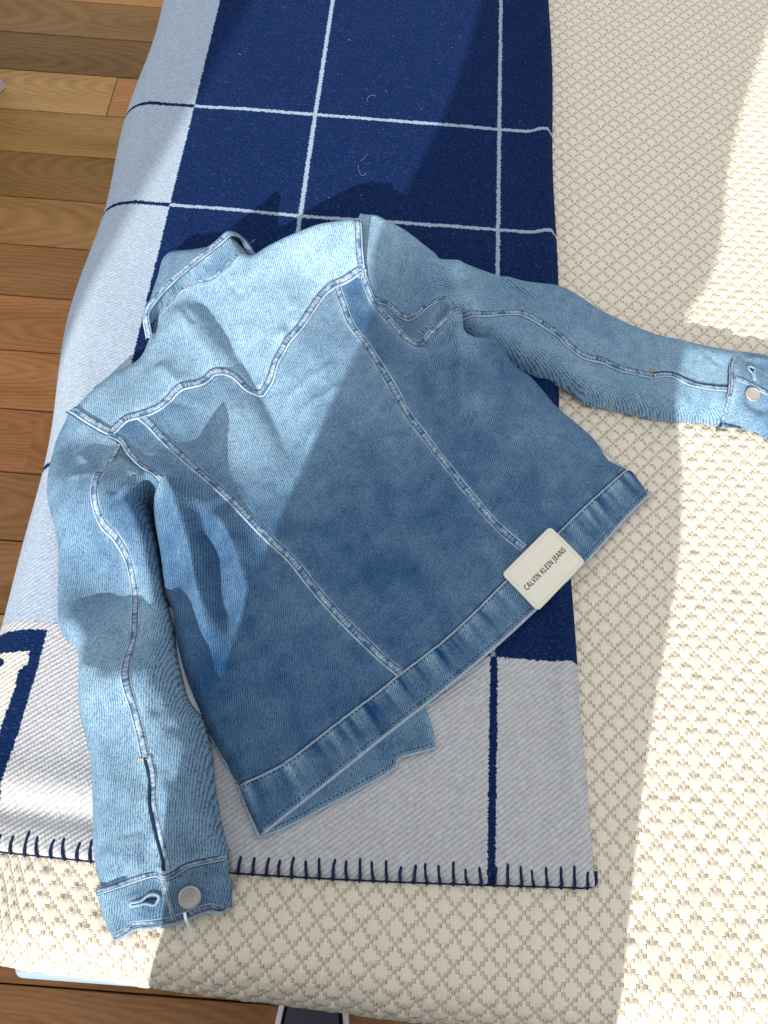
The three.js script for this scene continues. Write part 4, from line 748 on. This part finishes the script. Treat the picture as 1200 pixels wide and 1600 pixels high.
// ---------------------------------------------------------------- end of the front band peeking out below the hem
{
  const out = path("-8.6,-0.6! -6.4,-1.6 -2.8,-3.7 1.0,-6.0 2.7,-7.2 3.0,-8.0 4.0,-8.4 5.2,-8.8 6.3,-9.2! 6.0,-10.6 5.2,-12.7! 1.5,-10.4 -2.8,-6.8 -6.3,-3.2");
  const low = path("-8.6,-0.6! -6.4,-1.6 -2.8,-3.7 1.0,-6.0 2.7,-7.2 3.0,-8.0 4.0,-8.4 5.2,-8.8 6.3,-9.2! 6.0,-10.6 5.2,-12.7");
  const f = folds([[path("3.0,-9.4 4.4,-10.1 5.5,-10.7"), 0.004, 0.004, 0.004], [path("3.5,-8.8 4.8,-9.6 5.7,-10.0"), -0.003, 0.003, 0.003]]);
  const e = edges([[low, 0.006]]);
  const H = (x, z) => TOP + 0.0008 + 0.0055 * e(x, z) + f(x, z) * 0.8 + 0.0008 * (fbm(x * 90, z * 90, 60) - 0.5);
  const flap = part('front_band', panel(out, H, { angle: 0.2, cell: 0.0014, tint: washAndLight(0.32, [], [[low, 0.004, 0.3]]) }), denim, jacket);
  part('band_edge', cord(low.slice(0, 9), 0.0013, (x, z) => TOP + 0.003), edgeMat, flap);
  stitchRow(low.slice(0, 9), -0.0038, H, 0.0022, 0.001, threadDark, 'stitching', flap);
}
// ---------------------------------------------------------------- label patch
{
  const w = 0.0715, h = 0.047, ctr = { x: 0.161, z: -0.2684 }, ang = Math.atan2(0.054, 0.0472);
  const loc = (a, b) => ({ x: ctr.x + Math.cos(ang) * a + Math.sin(ang) * b, z: ctr.z - Math.sin(ang) * a + Math.cos(ang) * b });
  const W = 1024, Hh = Math.round(W * h / w), cv = document.createElement('canvas'); cv.width = W; cv.height = Hh;
  const c = cv.getContext('2d'); c.fillStyle = '#e4e0d2'; c.fillRect(0, 0, W, Hh);
  for (let i = 0; i < 2600; i++) { c.fillStyle = hash(i, 1) > 0.5 ? 'rgba(255,252,240,0.05)' : 'rgba(150,140,115,0.02)'; c.beginPath(); c.arc(hash(i, 2) * W, hash(i, 3) * Hh, 2 + hash(i, 4) * 22, 0, 7); c.fill(); }
  c.strokeStyle = 'rgba(135,120,88,0.9)'; c.lineWidth = 5; c.setLineDash([10, 7]); c.strokeRect(40, 34, W - 80, Hh - 68);
  c.fillStyle = '#262626'; c.textAlign = 'center'; c.textBaseline = 'middle';
  const T = 'CALVIN KLEIN JEANS'; c.font = 'bold 112px sans-serif'; const tw = c.measureText(T).width; c.save(); c.translate(W / 2 - 4, Hh * 0.525); c.scale(W * 0.84 / tw, 0.98); c.fillText(T, 0, 0); c.restore();
  const t = new THREE.CanvasTexture(cv); t.colorSpace = THREE.SRGBColorSpace;
  const lb = std({ map: t, roughness: 0.55, color: new THREE.Color().setRGB(0.92, 0.92, 0.92) });
  const out = [], R = 0.0035;
  for (const [sx, sz, a0] of [[1, 1, 0], [-1, 1, 90], [-1, -1, 180], [1, -1, 270]]) for (let k = 0; k <= 4; k++) { const a = (a0 + k * 22.5) * Math.PI / 180; out.push(loc(sx * (w / 2 - R) + R * Math.cos(a), sz * (h / 2 - R) + R * Math.sin(a))); }
  // the patch bends gently with the hem band beneath it
  const lvl = surface([[-1, -0.9], [0, -0.9], [1, -0.9], [-1, 0], [0, 0], [1, 0], [-1, 0.7], [0, 0.7], [1, 0.7]].map(([a, b]) => { let y = 0; for (let i = -2; i <= 2; i++) for (let j = -1; j <= 1; j++) { const q = loc((a * 0.46 + i * 0.05) * w, (b * 0.5 + j * 0.05) * h); y = Math.max(y, bodyH(q.x, q.z)); } const q = loc(a * w / 2, b * h / 2); return [q.x, q.z, y]; }), 0.03);
  const PH = (x, z) => lvl(x, z) + 0.0018 + 0.0004 * (fbm(x * 90, z * 90, 99) - 0.5);
  const g = panel(out, PH, { angle: -ang, cell: 0.0015 }), u = g.attributes.uv, c0u = ctr.x * Math.cos(ang) - ctr.z * Math.sin(ang), c0v = ctr.x * Math.sin(ang) + ctr.z * Math.cos(ang);
  for (let i = 0; i < u.count; i++) u.setXY(i, 0.5 + (u.getX(i) - c0u) / w, 0.5 - (u.getY(i) - c0v) / h);
  const pb = part('label_patch', g, lb, jacket, 'cream leather patch with black lettering');
  part('patch_edge', cord([...out, out[0]], 0.0010, PH, { lift: -0.0008, step: 0.002 }), std({ color: new THREE.Color().setRGB(0.66, 0.63, 0.55), roughness: 0.7 }), pb);
}
// ---------------------------------------------------------------- sneaker on the floor at the foot of the bed
{
  const t = thing('sneaker', 'grey knitted sneaker with a white sole on the floor at the foot of the bed', 'sneaker');
  const half = (v) => 0.047 * Math.pow(Math.sin(Math.PI * clamp(v * 0.94 + 0.03)), 0.45) * (1 - 0.22 * sm(0.35, 0.75, v) + 0.06 * sm(0.75, 1, v));
  const make = (scale, y0, hgt, pow, nu = 28, nv = 48, v0 = 0, v1 = 1) => {
    const pos = [], uv = [], idx = [];
    for (let j = 0; j <= nv; j++) { const v = lerp(v0, v1, j / nv), hw = half(v) * scale, z = (v - 0.5) * 0.275 * (scale > 1 ? 1.02 : 1);
      for (let i = 0; i <= nu; i++) { const a = Math.PI * i / nu, cx = Math.cos(a), sy = Math.sin(a); pos.push(hw * Math.sign(cx) * Math.pow(Math.abs(cx), 0.75), y0 + hgt(v) * Math.pow(sy, pow), z); uv.push(i / nu * 0.12, v * 0.275); } }
    for (let j = 0; j < nv; j++) for (let i = 0; i < nu; i++) { const o = j * (nu + 1) + i; idx.push(o, o + 1, o + nu + 1, o + 1, o + nu + 2, o + nu + 1); }
    const g = new THREE.BufferGeometry(); g.setAttribute('position', new THREE.Float32BufferAttribute(pos, 3)); g.setAttribute('uv', new THREE.Float32BufferAttribute(uv, 2)); g.setIndex(idx); g.computeVertexNormals(); return g;
  };
  const uh = (v) => 0.035 + 0.05 * sm(0.25, 0.62, v) ;
  const knit = texture(256, 256, (i, j, c) => { const w = 0.5 + 0.5 * Math.sin((i / 256 * 16 + j / 256 * 16) * 2 * Math.PI), k = 0.55 + 0.45 * w; c[0] = k * 0.9; c[1] = k * 0.9; c[2] = k; }); knit.repeat.set(25, 25);
  part('upper', make(0.84, 0.028, uh, 0.7), std({ map: knit, color: new THREE.Color().setRGB(0.10, 0.105, 0.13), bumpMap: knit, bumpScale: 0.0006 }), t);
  part('sole', make(1.12, 0.002, () => 0.034, 0.12), std({ color: new THREE.Color().setRGB(0.78, 0.76, 0.74), roughness: 0.6 }), t);
  const rand = make(0.95, 0.030, (v) => 0.012, 0.3); part('mudguard', rand, std({ color: 0x14151a }), t);
  const tongue = new THREE.SphereGeometry(1, 32, 20); tongue.scale(0.024, 0.03, 0.075); part('tongue', tongue, std({ color: 0x0e0f13 }), t).position.set(0, 0.052, 0.012);
  for (let k = 0; k < 4; k++) { const l = new THREE.TubeGeometry(new THREE.CatmullRomCurve3([new THREE.Vector3(-0.026, 0.074 + k * 0.006, 0.0 + k * 0.022), new THREE.Vector3(0, 0.088 + k * 0.004, 0.002 + k * 0.022), new THREE.Vector3(0.026, 0.074 + k * 0.006, 0.004 + k * 0.022)]), 12, 0.003, 6); part('lace', l, std({ color: 0x1a1b20 }), t); }
  t.position.set(-0.041, 0, 0.262); t.rotation.y = 0.03;
}
// ---------------------------------------------------------------- white box by the far wall
{
  const t = thing('white_box', 'corner of a white box standing on the wooden floor at the left', 'box');
  const m = std({ color: new THREE.Color().setRGB(0.6, 0.58, 0.58), roughness: 0.6 });
  part('body', new RoundedBoxGeometry(0.4, 0.30, 0.3, 3, 0.004), m, t).position.set(-0.2, 0.15, -0.15);
  part('lid', new RoundedBoxGeometry(0.408, 0.04, 0.308, 3, 0.006), m, t).position.set(-0.2, 0.312, -0.15);
  t.position.set(-0.927, 0, -1.525); t.rotation.y = 1.2;
}
// ---------------------------------------------------------------- the person who holds the camera stands between the window and the bed; the shadow on the bed is theirs
{
  const J = { pel: [-0.02, 0.92, 0.36], chest: [-0.015, 1.24, 0.34], neck: [-0.015, 1.42, 0.32], head: [-0.01, 1.55, 0.27] };
  const bones = [[[-0.020, 0.45, 0.37], [-0.030, 0.82, 0.36], 0.200, 0.178], [[-0.10, 0.86, 0.36], [0.045, 0.86, 0.36], 0.102, 0.102], [J.pel, J.chest, 0.13, 0.13], [[-0.137, 0.80, 0.36], [-0.137, 0.94, 0.35], 0.094, 0.080], [[-0.13, 1.30, 0.34], [0.10, 1.30, 0.34], 0.075, 0.075], [J.chest, J.neck, 0.11, 0.05], [J.neck, J.head, 0.05, 0.085], [J.head, [-0.01, 1.62, 0.26], 0.09, 0.09],
    [[-0.17, 1.32, 0.34], [-0.18, 1.06, 0.33], 0.05, 0.042], [[0.135, 1.32, 0.34], [0.115, 1.06, 0.33], 0.05, 0.036], [[-0.18, 1.06, 0.33], [-0.06, 1.24, 0.10], 0.04, 0.026], [[0.115, 1.06, 0.33], [0.05, 1.24, 0.10], 0.04, 0.026],
    [[-0.10, 0.5, 0.38], [-0.09, 0.08, 0.42], 0.06, 0.045], [[0.08, 0.5, 0.38], [0.10, 0.08, 0.42], 0.06, 0.045]];
  const N = 72, size = 0.95, C = [0, 0.9, 0.3], mc = new MarchingCubes(N, std({}), false, false, 200000); mc.isolation = 0;
  for (let k = 0; k < N; k++) for (let j = 0; j < N; j++) for (let i = 0; i < N; i++) {
    const p = [C[0] + (i - N / 2) / (N / 2) * size, C[1] + (j - N / 2) / (N / 2) * size, C[2] + (k - N / 2) / (N / 2) * size];
    let s = 0;
    for (const [a, b, ra, rb] of bones) { const ab = b.map((v, n) => v - a[n]), ap = p.map((v, n) => v - a[n]), q = ab[0] ** 2 + ab[1] ** 2 + ab[2] ** 2, u = clamp((ap[0] * ab[0] + ap[1] * ab[1] + ap[2] * ab[2]) / q); s += Math.exp(-45 * (Math.hypot(ap[0] - ab[0] * u, ap[1] - ab[1] * u, ap[2] - ab[2] * u) - lerp(ra, rb, u))); }
    mc.field[i + j * N + k * N * N] = -(-Math.log(Math.max(s, 1e-30)) / 45);
  }
  mc.update();
  const n = mc.count, pos = new Float32Array(n * 3), nor = new Float32Array(n * 3);
  for (let i = 0; i < n; i++) for (let k = 0; k < 3; k++) { pos[i * 3 + k] = C[k] + mc.positionArray[i * 3 + k] * size; nor[i * 3 + k] = mc.normalArray[i * 3 + k]; }
  const g = new THREE.BufferGeometry(); g.setAttribute('position', new THREE.BufferAttribute(pos, 3)); g.setAttribute('normal', new THREE.BufferAttribute(nor, 3));
  const t = thing('person', 'person in a long dark coat standing at the foot of the bed', 'person');
  part('body', g, std({ color: new THREE.Color().setRGB(0.12, 0.12, 0.13) }), t);
}
renderer.render(scene, camera);
